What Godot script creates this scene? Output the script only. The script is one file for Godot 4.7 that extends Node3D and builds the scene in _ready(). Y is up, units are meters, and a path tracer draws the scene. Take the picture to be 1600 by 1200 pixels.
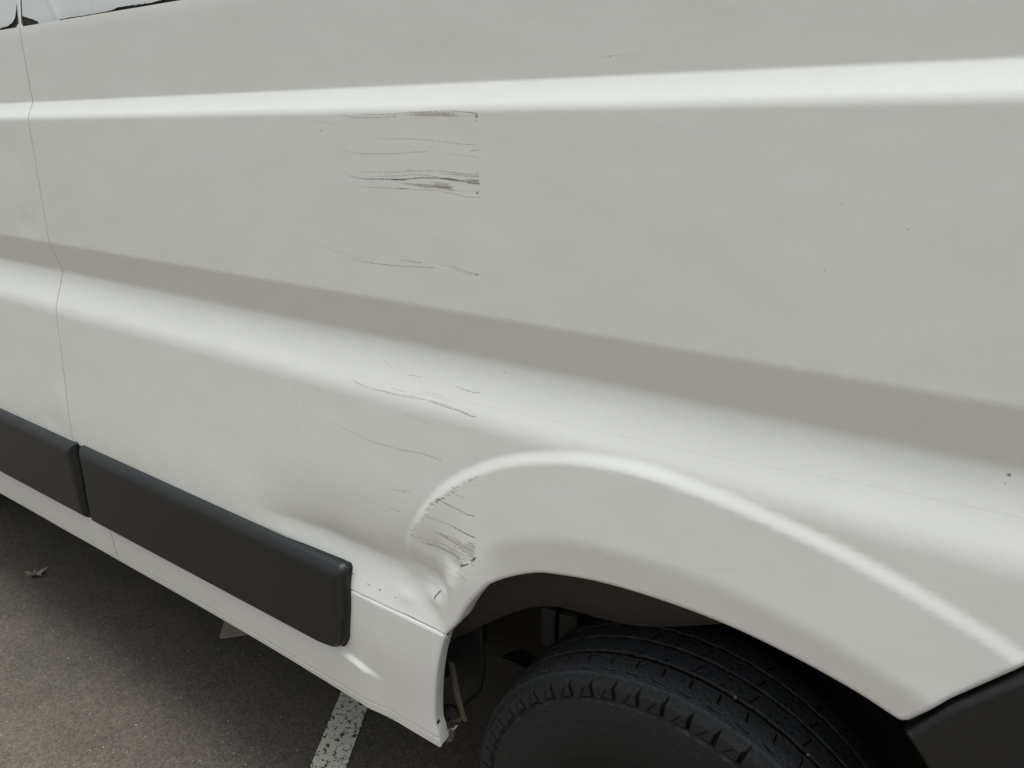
extends Node3D

const SEAM := -1.912
const SPLIT := 0.7205            # joint between side panel and sill
const FILM := 1.737              # lower edge of the covered windows
const PX0 := -2.05               # the paint print spans these metres
const PX1 := 0.15
const PY0 := 0.50
const PY1 := 1.76
const DARK := Color(0.44, 0.42, 0.385)
const GREY := Color(0.33, 0.32, 0.315)
const TAN := Color(0.63, 0.585, 0.50)
const LIGHT := Color(0.95, 0.95, 0.93)
const CHIP := Color(0.24, 0.24, 0.24)

var wave := FastNoiseLite.new()
var rng := RandomNumberGenerator.new()
var M := {}
var kink: Array[Vector3] = []    # height, change of slope, half width of the bend
var slope0 := 0.0
var arch: PackedVector2Array     # wheel opening and the bumper corner beside it
var ridge: PackedVector2Array
var step_in: PackedVector2Array
var bumper_shape: PackedVector2Array


func _ready() -> void:
	var cam := Camera3D.new()
	cam.transform = Transform3D(Basis(Vector3(0.8212, 0, -0.5706), Vector3(-0.1854, 0.9458, -0.2668), Vector3(0.5397, 0.3248, 0.7767)).orthonormalized(), Vector3(0, 1.52, 0.83))
	cam.fov = 55.1
	cam.near = 0.05
	cam.far = 400.0
	add_child(cam)
	cam.make_current()
	var sky_mat := ProceduralSkyMaterial.new()
	sky_mat.sky_top_color = Color(0.88, 0.945, 1.0)
	sky_mat.sky_horizon_color = Color(0.815, 0.81, 0.795)
	sky_mat.sky_curve = 0.35
	sky_mat.ground_bottom_color = Color(0.35, 0.33, 0.31)
	sky_mat.ground_horizon_color = Color(0.55, 0.55, 0.54)
	sky_mat.sky_energy_multiplier = 0.85
	sky_mat.ground_energy_multiplier = 0.62
	var sky := Sky.new()
	sky.sky_material = sky_mat
	var env := Environment.new()
	env.background_mode = Environment.BG_SKY
	env.sky = sky
	env.tonemap_mode = Environment.TONE_MAPPER_LINEAR
	env.tonemap_exposure = 1.12
	env.sdfgi_enabled = true
	env.ssao_enabled = true
	env.ssil_enabled = true
	var we := WorldEnvironment.new()
	we.environment = env
	add_child(we)
	var sun := DirectionalLight3D.new()
	sun.light_energy = 1.55
	sun.light_color = Color(0.965, 0.99, 1.0)
	sun.light_angular_distance = 40.0
	sun.shadow_enabled = true
	add_child(sun)
	sun.look_at_from_position(Vector3(0.3, 5.0, -0.58), Vector3.ZERO, Vector3(1, 0, 0))

	rng.seed = 7
	wave.seed = 3
	wave.frequency = 1.0
	wave.noise_type = FastNoiseLite.TYPE_SIMPLEX_SMOOTH
	wave.fractal_type = FastNoiseLite.FRACTAL_NONE
	shapes()
	materials()
	setting()
	van()
	litter()


# ---------------------------------------------------------------- helpers

func V(x: float, y: float) -> Vector2:
	return Vector2(x, y)


func obj(called: String, mesh: Mesh, mat: Material, parent: Node = self) -> MeshInstance3D:
	var o := MeshInstance3D.new()
	o.name = called
	o.mesh = mesh
	o.material_override = mat
	parent.add_child(o, true)
	return o


func tag(o: Node, label: String, category: String) -> void:
	o.set_meta("label", label)
	o.set_meta("category", category)


func hinge(t: float, w: float) -> float:
	if t <= -w:
		return 0.0
	if t >= w:
		return t
	return (t + w) * (t + w) / (4.0 * w)


func ease01(a: float, b: float, t: float) -> float:
	var k := clampf((t - a) / (b - a), 0.0, 1.0)
	return k * k * (3.0 - 2.0 * k)


func smooth_curve(p: Array, each: int) -> PackedVector2Array:
	var out := PackedVector2Array()
	for i in p.size() - 1:
		var a: Vector2 = p[maxi(i - 1, 0)]
		var b: Vector2 = p[i]
		var c: Vector2 = p[i + 1]
		var d: Vector2 = p[mini(i + 2, p.size() - 1)]
		for k in each:
			out.append(b.cubic_interpolate(c, a, d, float(k) / each))
	out.append(p[p.size() - 1])
	return out


func resample(line: PackedVector2Array, n: int) -> PackedVector2Array:
	var total := 0.0
	for i in line.size() - 1:
		total += line[i].distance_to(line[i + 1])
	var out := PackedVector2Array()
	var run := 0.0
	var i := 0
	for k in n:
		var want := total * k / (n - 1)
		while i < line.size() - 2 and run + line[i].distance_to(line[i + 1]) < want:
			run += line[i].distance_to(line[i + 1])
			i += 1
		out.append(line[i].lerp(line[i + 1], clampf((want - run) / maxf(line[i].distance_to(line[i + 1]), 1e-6), 0.0, 1.0)))
	return out


# signed distance to a closed outline, positive inside
func inside(poly: PackedVector2Array, p: Vector2) -> float:
	var n := poly.size()
	var best := 1e9
	var odd := false
	var a := poly[n - 1]
	for b in poly:
		var e := b - a
		var w := p - a
		var h := clampf(w.dot(e) / maxf(e.length_squared(), 1e-12), 0.0, 1.0)
		best = minf(best, (w - e * h).length_squared())
		if (a.y > p.y) != (b.y > p.y) and p.x < (b.x - a.x) * (p.y - a.y) / (b.y - a.y) + a.x:
			odd = not odd
		a = b
	return sqrt(best) if odd else -sqrt(best)


func rows(marks: Array) -> PackedFloat32Array:      # [from, step, to, step, to ...]
	var out := PackedFloat32Array()
	var at: float = marks[0]
	out.append(at)
	var i := 1
	while i < marks.size():
		var n := maxi(1, roundi((marks[i + 1] - at) / marks[i]))
		for k in n:
			out.append(lerpf(at, marks[i + 1], float(k + 1) / n))
		at = marks[i + 1]
		i += 2
	return out


# a sheet z = height(x, y) over a grid, cut to where keep(x, y) > 0
func patch(xs: PackedFloat32Array, ys: PackedFloat32Array, height: Callable, keep: Callable) -> ArrayMesh:
	var nx := xs.size()
	var ny := ys.size()
	var f := PackedFloat32Array()
	f.resize(nx * ny)
	for j in ny:
		for i in nx:
			f[j * nx + i] = keep.call(xs[i], ys[j])
	var at := PackedInt32Array()
	at.resize(nx * ny)
	at.fill(-1)
	var v := PackedVector3Array()
	var nn := PackedVector3Array()
	var uv := PackedVector2Array()
	var idx := PackedInt32Array()
	var put := func(x: float, y: float) -> int:
		var z: float = height.call(x, y)
		var e := 0.0012
		var zx: float = height.call(x + e, y)
		var zy: float = height.call(x, y + e)
		var zy2: float = height.call(x, y - e)
		v.append(Vector3(x, y, z))
		nn.append(Vector3(-(zx - z) / e, -(zy - zy2) / (2.0 * e), 1.0).normalized())
		uv.append(Vector2((x - PX0) / (PX1 - PX0), (PY1 - y) / (PY1 - PY0)))
		return v.size() - 1
	for j in ny - 1:
		for i in nx - 1:
			var c := [j * nx + i, (j + 1) * nx + i, (j + 1) * nx + i + 1, j * nx + i + 1]
			var inn := 0
			for k in c:
				if f[k] > 0.0:
					inn += 1
			if inn == 0:
				continue
			if inn == 4:
				for k in c:
					if at[k] < 0:
						at[k] = put.call(xs[k % nx], ys[k / nx])
				for k in [0, 1, 2, 0, 2, 3]:
					idx.append(at[c[k]])
				continue
			for tri in [[c[0], c[1], c[2]], [c[0], c[2], c[3]]]:
				var ring := PackedInt32Array()
				for k in 3:
					var a: int = tri[k]
					var b: int = tri[(k + 1) % 3]
					if f[a] > 0.0:
						if at[a] < 0:
							at[a] = put.call(xs[a % nx], ys[a / nx])
						ring.append(at[a])
					if (f[a] > 0.0) != (f[b] > 0.0):
						var t := f[a] / (f[a] - f[b])
						ring.append(put.call(lerpf(xs[a % nx], xs[b % nx], t), lerpf(ys[a / nx], ys[b / nx], t)))
				for k in range(1, ring.size() - 1):
					idx.append(ring[0])
					idx.append(ring[k])
					idx.append(ring[k + 1])
	return mesh_of(v, nn, uv, idx)


func mesh_of(v: PackedVector3Array, n: PackedVector3Array, uv: PackedVector2Array, idx: PackedInt32Array, tint := PackedColorArray()) -> ArrayMesh:
	var arr := []
	arr.resize(Mesh.ARRAY_MAX)
	arr[Mesh.ARRAY_VERTEX] = v
	arr[Mesh.ARRAY_NORMAL] = n
	arr[Mesh.ARRAY_TEX_UV] = uv
	arr[Mesh.ARRAY_INDEX] = idx
	if tint.size():
		arr[Mesh.ARRAY_COLOR] = tint
	var m := ArrayMesh.new()
	m.add_surface_from_arrays(Mesh.PRIMITIVE_TRIANGLES, arr)
	return m


# strips of faces between successive lines of points (all of one length)
func loft(lines: Array, smooth := true) -> ArrayMesh:
	var st := SurfaceTool.new()
	st.begin(Mesh.PRIMITIVE_TRIANGLES)
	loft_into(st, lines, smooth)
	st.generate_normals()
	return st.commit()


func loft_into(st: SurfaceTool, lines: Array, smooth := true) -> void:
	st.set_smooth_group(0 if smooth else -1)
	var n: int = lines[0].size()
	for j in lines.size() - 1:
		for i in n - 1:
			var q := [lines[j][i], lines[j][i + 1], lines[j + 1][i + 1], lines[j + 1][i]]
			for k in [0, 1, 2, 0, 2, 3]:
				st.set_uv(Vector2(q[k].x + q[k].z, q[k].y))
				st.add_vertex(q[k])


# a solid plate: outline (x, y) at depth z, given thickness backwards
func plate(st: SurfaceTool, outline: Array, frame: Transform3D, thick: float) -> void:
	var poly := PackedVector2Array(outline)
	if Geometry2D.is_polygon_clockwise(poly):
		poly.reverse()
	var tris := Geometry2D.triangulate_polygon(poly)
	st.set_smooth_group(-1)
	for i in range(0, tris.size(), 3):
		for k in [0, 2, 1]:
			var p := poly[tris[i + k]]
			st.set_uv(p)
			st.add_vertex(frame * Vector3(p.x, p.y, 0))
		for k in [0, 1, 2]:
			var p := poly[tris[i + k]]
			st.set_uv(p)
			st.add_vertex(frame * Vector3(p.x, p.y, -thick))
	for i in poly.size():
		var a := poly[i]
		var b := poly[(i + 1) % poly.size()]
		var q := [Vector3(a.x, a.y, 0), Vector3(b.x, b.y, 0), Vector3(b.x, b.y, -thick), Vector3(a.x, a.y, -thick)]
		for k in [0, 1, 2, 0, 2, 3]:
			st.set_uv(Vector2(q[k].x + q[k].z, q[k].y))
			st.add_vertex(frame * q[k])


func plate_mesh(outline: Array, frame: Transform3D, thick: float) -> ArrayMesh:
	var st := SurfaceTool.new()
	st.begin(Mesh.PRIMITIVE_TRIANGLES)
	plate(st, outline, frame, thick)
	st.generate_normals()
	return st.commit()


func box_into(st: SurfaceTool, lo: Vector3, hi: Vector3) -> void:
	plate(st, [V(lo.x, lo.y), V(hi.x, lo.y), V(hi.x, hi.y), V(lo.x, hi.y)], Transform3D(Basis(), Vector3(0, 0, hi.z)), hi.z - lo.z)


func box_mesh(lo: Vector3, hi: Vector3) -> ArrayMesh:
	var st := SurfaceTool.new()
	st.begin(Mesh.PRIMITIVE_TRIANGLES)
	box_into(st, lo, hi)
	st.generate_normals()
	return st.commit()


# ---------------------------------------------------------------- the shape of the van's flank

func shapes() -> void:
	var prof := [V(0.40, 0.030), V(0.62, 0.048), V(0.80, 0.046), V(0.954, 0.0345), V(1.110, 0.0240), V(1.199, -0.0100), V(1.268, 0.0085), V(1.549, 0.0), V(1.582, -0.0172), V(1.735, -0.0190), V(2.3, -0.11), V(2.6, -0.17)]
	var soft := [0.02, 0.05, 0.05, 0.04, 0.016, 0.006, 0.005, 0.007, 0.0022, 0.02, 0.1, 0.1]
	var s := 0.0
	for i in prof.size() - 1:
		var s2: float = (prof[i + 1].y - prof[i].y) / (prof[i + 1].x - prof[i].x)
		if i == 0:
			slope0 = s2
		else:
			kink.append(Vector3(prof[i].x, s2 - s, soft[i]))
		s = s2
	var op := smooth_curve([V(-0.713, 0.44), V(-0.716, 0.481), V(-0.720, 0.505), V(-0.717, 0.545), V(-0.710, 0.595), V(-0.700, 0.651), V(-0.692, 0.684), V(-0.679, 0.722), V(-0.657, 0.752), V(-0.636, 0.791), V(-0.611, 0.828), V(-0.586, 0.855), V(-0.519, 0.893), V(-0.475, 0.906), V(-0.392, 0.921), V(-0.289, 0.927), V(-0.205, 0.925), V(-0.127, 0.915), V(-0.069, 0.903), V(-0.026, 0.890)], 5)
	arch = op.duplicate()
	for p in [V(-0.018, 0.888), V(-0.010, 0.894), V(0.021, 0.941), V(0.077, 1.009), V(0.12, 1.045), V(0.2, 1.07), V(0.9, 1.08), V(0.9, 0.2), V(-0.713, 0.2)]:
		arch.append(p)
	ridge = smooth_curve([V(-0.80, 0.72), V(-0.787, 0.78), V(-0.775, 0.832), V(-0.752, 0.893), V(-0.717, 0.947), V(-0.671, 0.997), V(-0.611, 1.039), V(-0.554, 1.067), V(-0.490, 1.088), V(-0.430, 1.099), V(-0.355, 1.105), V(-0.268, 1.099), V(-0.189, 1.088), V(-0.116, 1.074), V(-0.048, 1.056), V(0.016, 1.035), V(0.052, 1.022), V(0.10, 0.995), V(0.18, 0.92), V(0.23, 0.8), V(0.25, 0.6)], 4)
	ridge.append(V(0.25, 0.1))
	ridge.append(V(-0.80, 0.1))
	step_in = smooth_curve([V(-0.66, 0.80), V(-0.640, 0.860), V(-0.607, 0.902), V(-0.564, 0.934), V(-0.485, 0.965), V(-0.433, 0.976), V(-0.337, 0.984), V(-0.250, 0.983), V(-0.171, 0.974), V(-0.096, 0.958), V(-0.027, 0.939), V(0.006, 0.926), V(0.05, 0.90), V(0.2, 0.75)], 3)
	step_in.append(V(0.2, 0.1))
	step_in.append(V(-0.66, 0.1))
	bumper_shape = smooth_curve([V(0.09, 0.34), V(0.085, 0.5), V(0.072, 0.68), V(0.052, 0.77), V(0.022, 0.84), V(-0.012, 0.882)], 5)
	for p in [V(-0.006, 0.888), V(0.024, 0.937), V(0.079, 1.005), V(0.121, 1.041), V(0.2, 1.065), V(0.74, 1.074), V(0.74, 0.34)]:
		bumper_shape.append(p)


func base_z(y: float) -> float:
	var z := 0.030 + slope0 * (y - 0.40)
	for k in kink:
		if y > k.x - k.z:
			z += k.y * hinge(y - k.x, k.z)
	return z


func valley(t: float, up: float, down: float, w := 0.006) -> float:      # a crease at t = 0, rising to nothing on both sides
	var s := sqrt(t * t + w * w) - w
	return exp(-s / up) if t > 0.0 else maxf(0.0, 1.0 - s / down)


func dents(x: float, y: float) -> float:
	var z := 0.0
	if y < 1.0 and x < -0.6:
		if x > -1.35:
			var line := 0.806 + 0.004 * sin((x + 1.2) * 9.0) + 0.003 * wave.get_noise_2d(x * 9.0, 4.0)
			var deep := 0.021 * ease01(-1.20, -0.93, x) * (1.0 - ease01(-0.715, -0.662, x)) + 0.004 * ease01(-0.9, -0.76, x) * (1.0 - ease01(-0.71, -0.67, x))
			z -= deep * valley(y - line, 0.042, 0.085) * (1.0 - ease01(0.88, 0.98, y))
			if x > -0.90:
				# tight folds where the sheet was pushed into the arch
				var near := ease01(-0.82, -0.75, x) * (1.0 - ease01(-0.692, -0.672, x))
				z -= 0.0085 * near * valley(y - (0.822 - 0.10 * (x + 0.78)), 0.020, 0.016, 0.0022)
				var across := (x + 0.712) * 0.55 + (y - 0.772) * 0.83
				var length := (x + 0.712) * 0.83 - (y - 0.772) * 0.55
				z += 0.0040 * exp(-pow(length / 0.028, 2)) * valley(-across, 0.014, 0.03, 0.008)
				z += 0.0022 * exp(-(pow((x + 0.775) / 0.022, 2) + pow((y - 0.752) / 0.014, 2)))
			if x > -0.80:
				var t := y - 0.8715
				z -= 0.0055 * ease01(-0.79, -0.70, x) * (1.0 - ease01(-0.665, -0.640, x)) * valley(t, 0.035, 0.045) * (1.0 - ease01(0.92, 0.99, y))
			z += 0.0035 * exp(-(pow((x + 0.707) / 0.018, 2) + pow((y - 0.775) / 0.016, 2)))
			z -= 0.0025 * exp(-(pow((x + 0.657) / 0.012, 2) + pow((y - 0.862) / 0.012, 2)))
			z += 0.0007 * exp(-(pow((x + 1.09) / 0.018, 2) + pow((y - 0.775) / 0.02, 2)))
			z -= 0.0012 * exp(-(pow((x + 1.13) / 0.03, 2) + pow((y - 0.80) / 0.05, 2)))
		z -= 0.0016 * exp(-(pow((x + 2.01) / 0.035, 2) + pow((y - 0.80) / 0.03, 2)))
		z += 0.002 * exp(-(pow((x + 1.94) / 0.04, 2) + pow((y - 0.86) / 0.05, 2)))
	if x < -1.92:
		z -= 0.0016 * exp(-(pow((x + 2.015) / 0.045, 2) + pow((y - 1.305) / 0.030, 2)))
		z -= 0.0014 * exp(-(pow((x + 2.03) / 0.05, 2) + pow((y - 1.47) / 0.045, 2)))
	return z


func flank(x: float, y: float) -> float:
	var z := base_z(y)
	z += 0.0005 * wave.get_noise_2d(x * 2.3, y * 3.1) + 0.00012 * wave.get_noise_2d(x * 11.0 + 40.0, y * 13.0)
	z += dents(x, y)
	if x > -0.86 and x < 0.3 and y < 1.16 and y > 0.6:
		var p := V(x, y)
		var d := inside(ridge, p)
		if d > -0.02:
			z += (0.0056 - 0.0016 * ease01(-0.2, 0.05, x)) * ease01(0.75, 0.87, y) * ease01(-0.012, 0.009, d)
		if d > 0.03:
			var d2 := inside(step_in, p)
			if d2 > -0.012:
				z -= 0.20 * hinge(d2, 0.010) * ease01(-0.645, -0.56, x)
	return round_edge(x, y, z)


func round_edge(x: float, y: float, z: float) -> float:
	if x > -0.74 and y < 1.1:
		var d := -inside(arch, V(x, y))
		if d < 0.006:
			var e := clampf(1.0 - d / 0.006, 0.0, 1.4)
			z -= 0.003 * e * e
	return z


func sill_z(x: float, y: float) -> float:
	var z := base_z(y)
	z += 0.0004 * wave.get_noise_2d(x * 3.0 + 9.0, y * 5.0)
	var ledge := 0.570 - 0.02 * ease01(-0.95, -0.84, x)
	z += 0.008 * (1.0 - ease01(ledge - 0.010, ledge + 0.003, y)) * (1.0 - ease01(-0.90, -0.835, x))
	var lip := sill_bottom(x) + 0.016 + 0.008 * ease01(-1.2, -0.75, x)
	z -= 0.12 * hinge(lip - y, 0.006)
	z -= 0.0016 * exp(-pow((y - lip) / 0.0022, 2))
	if y > 0.712:
		z -= 0.003 * pow((y - 0.712) / 0.008, 2)
	z += 0.0012 * exp(-pow((x + 0.845) / 0.012, 2)) * ease01(0.58, 0.62, y)
	return round_edge(x, y, z)


func sill_bottom(x: float) -> float:
	return 0.460 - 0.060 * hinge(x + 1.05, 0.18) + 0.075 * hinge(x + 0.80, 0.10) - 0.018 * hinge(-1.4 - x, 0.15)


func window_cut(x: float, y: float, x0: float, x1: float) -> float:    # positive outside a round-cornered window
	var q := V(maxf(absf(x - (x0 + x1) / 2) - (x1 - x0) / 2 + 0.012, 0.0), maxf(absf(y - (FILM + 2.22) / 2) - (2.22 - FILM) / 2 + 0.012, 0.0))
	return q.length() - 0.012 if q.length() > 0.0 else -0.01


func rear_keep(x: float, y: float) -> float:
	var k := minf(x - SEAM - 0.0016, y - SPLIT - 0.0008)
	if x > -0.8 and y < 1.2:
		k = minf(k, -inside(arch, V(x, y)))
	if y > 1.70:
		k = minf(k, window_cut(x, y, SEAM + 0.010, -0.35))
	return k


func door_keep(x: float, y: float) -> float:
	var k := minf(SEAM - 0.0016 - x, y - SPLIT - 0.0008)
	if y > 1.70:
		k = minf(k, window_cut(x, y, -3.0, SEAM - 0.006))
	return k


func sill_keep(x: float, y: float) -> float:
	var k := minf(SPLIT - 0.0008 - y, y - sill_bottom(x))
	if x > -0.8:
		k = minf(k, -inside(arch, V(x, y)))
	return k


# ---------------------------------------------------------------- materials

func plain(called: String, c: Color, rough: float, spec := 0.5) -> StandardMaterial3D:
	var m := StandardMaterial3D.new()
	m.resource_name = called
	m.albedo_color = c
	m.roughness = rough
	m.metallic_specular = spec
	M[called] = m
	return m


func grain(called: String, c: Color, rough: float, spread: float, scale: float, spec := 0.5) -> StandardMaterial3D:
	var m := plain(called, c, rough, spec)
	var n := FastNoiseLite.new()
	n.seed = called.hash() % 1000
	n.frequency = 0.06
	n.fractal_octaves = 5
	n.fractal_gain = 0.7
	var t := NoiseTexture2D.new()
	t.width = 256
	t.height = 256
	t.seamless = true
	t.noise = n
	var ramp := Gradient.new()
	ramp.set_color(0, Color(1 - spread, 1 - spread, 1 - spread))
	ramp.set_color(1, Color(1, 1, 1))
	t.color_ramp = ramp
	m.albedo_texture = t
	m.uv1_triplanar = true
	m.uv1_world_triplanar = true
	m.uv1_scale = Vector3.ONE * scale
	return m


# one worn line in the paint: colour, width in mm, strength, points in metres
func scratch(im: Image, c: Color, wide: float, strength: float, pts: Array) -> void:
	var sx := im.get_width() / (PX1 - PX0)
	var sy := im.get_height() / (PY1 - PY0)
	var r := maxf(wide * 0.0004, 0.0003)
	var cover := {}
	var n := pts.size() / 2
	var total := 0.0
	for i in n - 1:
		total += V(pts[2 * i] - pts[2 * i + 2], pts[2 * i + 1] - pts[2 * i + 3]).length()
	var run := 0.0
	var phase := rng.randf() * 100.0
	for i in n - 1:
		var a := V(pts[2 * i], pts[2 * i + 1])
		var b := V(pts[2 * i + 2], pts[2 * i + 3])
		var steps := maxi(1, ceili(a.distance_to(b) / 0.0004))
		for k in steps:
			var t := (run + a.distance_to(b) * k / steps) / maxf(total, 1e-6)
			var p := a.lerp(b, float(k) / steps)
			var worn := clampf(0.75 + 0.8 * wave.get_noise_2d(t * total * 260.0 + phase, phase), 0.1, 1.0)
			worn *= minf(1.0, 0.2 + 3.5 * t)
			var cx := (p.x - PX0) * sx
			var cy := (PY1 - p.y) * sy
			for dy in range(floori(cy - r * sy - 1), ceili(cy + r * sy + 1)):
				for dx in range(floori(cx - 1), ceili(cx + 1)):
					var away := V((dx + 0.5 - cx) / sx, (dy + 0.5 - cy) / sy).length()
					var q := clampf((r - away) * sy + 0.5, 0.0, 1.0) * strength * worn
					var at := Vector2i(dx, dy)
					if q > cover.get(at, 0.0):
						cover[at] = q
		run += a.distance_to(b)
	for at in cover:
		if at.x >= 0 and at.y >= 0 and at.x < im.get_width() and at.y < im.get_height():
			im.set_pixelv(at, im.get_pixelv(at).lerp(c, cover[at]))


func paint_print() -> ImageTexture:
	var small := Image.create(512, 512, false, Image.FORMAT_RGB8)
	var n := FastNoiseLite.new()
	n.seed = 11
	n.frequency = 0.02
	n.fractal_octaves = 5
	n.fractal_gain = 0.65
	for y in 512:
		for x in 512:
			var k := n.get_noise_2d(x, y * 1.7) * 0.012 + (rng.randf() - 0.5) * 0.008
			small.set_pixel(x, y, Color(0.905 + k, 0.893 + k, 0.859 + k * 1.3))
	small.resize(2048, 2048, Image.INTERPOLATE_CUBIC)
	for i in 170:                     # road specks
		var c := TAN if rng.randf() < 0.6 else DARK
		var p := Vector2(rng.randf_range(-2.0, 0.1), 0.55 + 1.2 * pow(rng.randf(), 1.6))
		var l := rng.randf_range(0.0002, 0.0012)
		scratch(small, c, rng.randf_range(0.5, 1.5), rng.randf_range(0.08, 0.28), [p.x, p.y, p.x + l, p.y - l * 0.4])
	worn_lines(small)
	var t := ImageTexture.create_from_image(small)
	return t


func worn_lines(im: Image) -> void:
	scratch(im, DARK, 1.0, 0.73, [-0.9021, 1.5454, -0.8865, 1.5429, -0.8694, 1.5400, -0.8458, 1.5385, -0.8161, 1.5391, -0.7779, 1.5398])
	scratch(im, DARK, 1.0, 0.73, [-0.8590, 1.5435, -0.8160, 1.5426, -0.7779, 1.5435, -0.7532, 1.5453, -0.7233, 1.5457, -0.6943, 1.5466])
	scratch(im, TAN, 1.6, 0.44, [-0.7654, 1.5446, -0.7233, 1.5453, -0.6943, 1.5452, -0.6661, 1.5429])
	scratch(im, DARK, 1.6, 0.44, [-0.7578, 1.5439, -0.7233, 1.5445, -0.6943, 1.5443, -0.6717, 1.5422])
	scratch(im, TAN, 1.6, 0.44, [-0.7502, 1.5431, -0.7233, 1.5437, -0.6943, 1.5435, -0.6773, 1.5414])
	scratch(im, TAN, 1.6, 0.44, [-0.7427, 1.5424, -0.7233, 1.5428, -0.6943, 1.5427, -0.6661, 1.5405])
	scratch(im, DARK, 1.6, 0.44, [-0.7655, 1.5420, -0.7233, 1.5420, -0.6943, 1.5418, -0.6717, 1.5397])
	scratch(im, TAN, 1.6, 0.44, [-0.7578, 1.5413, -0.7233, 1.5411, -0.6943, 1.5410, -0.6773, 1.5390])
	scratch(im, TAN, 1.6, 0.44, [-0.7502, 1.5406, -0.7233, 1.5403, -0.6943, 1.5402, -0.6661, 1.5381])
	scratch(im, DARK, 1.3, 0.78, [-0.6943, 1.5470, -0.6689, 1.5456, -0.6469, 1.5435, -0.6321, 1.5425])
	scratch(im, TAN, 1.0, 0.53, [-0.6352, 1.5394, -0.6318, 1.5395])
	scratch(im, TAN, 1.4, 0.49, [-0.6358, 1.5370, -0.6317, 1.5367])
	scratch(im, TAN, 0.8, 0.39, [-0.6370, 1.5380, -0.6318, 1.5378])
	scratch(im, TAN, 1.4, 0.67, [-0.6354, 1.5389, -0.6318, 1.5390])
	scratch(im, TAN, 1.0, 0.67, [-0.6354, 1.5368, -0.6317, 1.5367])
	scratch(im, TAN, 1.0, 0.37, [-0.6356, 1.5399, -0.6318, 1.5400])
	scratch(im, TAN, 1.4, 0.35, [-0.6364, 1.5399, -0.6318, 1.5401])
	scratch(im, TAN, 0.8, 0.54, [-0.6366, 1.5377, -0.6318, 1.5374])
	scratch(im, TAN, 0.8, 0.49, [-0.6351, 1.5423, -0.6318, 1.5420])
	scratch(im, DARK, 1.4, 0.69, [-0.6370, 1.5385, -0.6318, 1.5382])
	scratch(im, TAN, 1.4, 0.70, [-0.6371, 1.5418, -0.6318, 1.5417])
	scratch(im, DARK, 1.2, 0.59, [-0.6415, 1.5398, -0.6318, 1.5405])
	scratch(im, TAN, 1.0, 0.49, [-0.7472, 1.5382, -0.7204, 1.5382, -0.6943, 1.5394, -0.6661, 1.5405, -0.6415, 1.5390])
	scratch(im, TAN, 1.0, 0.49, [-0.9663, 1.5362, -0.9405, 1.5337, -0.9083, 1.5302])
	scratch(im, DARK, 2.5, 0.78, [-0.9396, 1.5207, -0.9381, 1.5207])
	scratch(im, LIGHT, 1.0, 0.39, [-0.8116, 1.5289, -0.7908, 1.5275])
	scratch(im, DARK, 1.0, 0.54, [-0.8286, 1.5099, -0.8041, 1.5093, -0.7568, 1.5096, -0.7176, 1.5081, -0.6827, 1.5054, -0.6518, 1.5027, -0.6314, 1.5037])
	scratch(im, DARK, 1.0, 0.64, [-0.8962, 1.4932, -0.8753, 1.4895, -0.8547, 1.4875, -0.7982, 1.4884, -0.7665, 1.4898, -0.7417, 1.4919, -0.7207, 1.4924])
	scratch(im, TAN, 1.0, 0.54, [-0.6827, 1.4906, -0.6572, 1.4889, -0.6324, 1.4867])
	scratch(im, DARK, 1.2, 0.59, [-0.6462, 1.4945, -0.6312, 1.4958])
	scratch(im, DARK, 1.6, 0.49, [-0.6360, 1.5325, -0.6317, 1.5331])
	scratch(im, DARK, 1.0, 0.59, [-0.8678, 1.4629, -0.8524, 1.4617, -0.8187, 1.4618, -0.7796, 1.4631, -0.7482, 1.4654, -0.7208, 1.4666, -0.6826, 1.4661, -0.6541, 1.4638, -0.6292, 1.4620])
	scratch(im, TAN, 1.0, 0.59, [-0.8926, 1.4601, -0.8787, 1.4558])
	scratch(im, GREY, 1.8, 0.88, [-0.8805, 1.4545, -0.8631, 1.4520, -0.8426, 1.4510, -0.8190, 1.4521, -0.7927, 1.4525, -0.7671, 1.4532, -0.7515, 1.4548, -0.7330, 1.4565, -0.7030, 1.4571, -0.6825, 1.4565, -0.6653, 1.4553, -0.6456, 1.4535, -0.6290, 1.4520])
	scratch(im, GREY, 2.6, 0.78, [-0.7927, 1.4518, -0.7640, 1.4530])
	scratch(im, DARK, 1.4, 0.41, [-0.6989, 1.4561, -0.6825, 1.4553, -0.6653, 1.4540])
	scratch(im, GREY, 0.8, 0.74, [-0.7015, 1.4571, -0.6825, 1.4567, -0.6653, 1.4555])
	scratch(im, GREY, 1.0, 0.71, [-0.6931, 1.4570, -0.6825, 1.4563, -0.6653, 1.4549])
	scratch(im, GREY, 1.0, 0.65, [-0.6974, 1.4575, -0.6825, 1.4570, -0.6653, 1.4557])
	scratch(im, GREY, 1.0, 0.68, [-0.6891, 1.4580, -0.6825, 1.4576, -0.6653, 1.4560])
	scratch(im, DARK, 1.0, 0.54, [-0.8390, 1.4547, -0.8057, 1.4562, -0.7734, 1.4584, -0.7483, 1.4605, -0.7239, 1.4603, -0.7030, 1.4584])
	scratch(im, DARK, 1.3, 0.69, [-0.6942, 1.4630, -0.6682, 1.4625, -0.6457, 1.4611, -0.6292, 1.4612])
	scratch(im, DARK, 1.0, 0.59, [-0.6826, 1.4651, -0.6541, 1.4646, -0.6293, 1.4650])
	scratch(im, DARK, 1.0, 0.54, [-0.7637, 1.4667, -0.7513, 1.4671])
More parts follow.
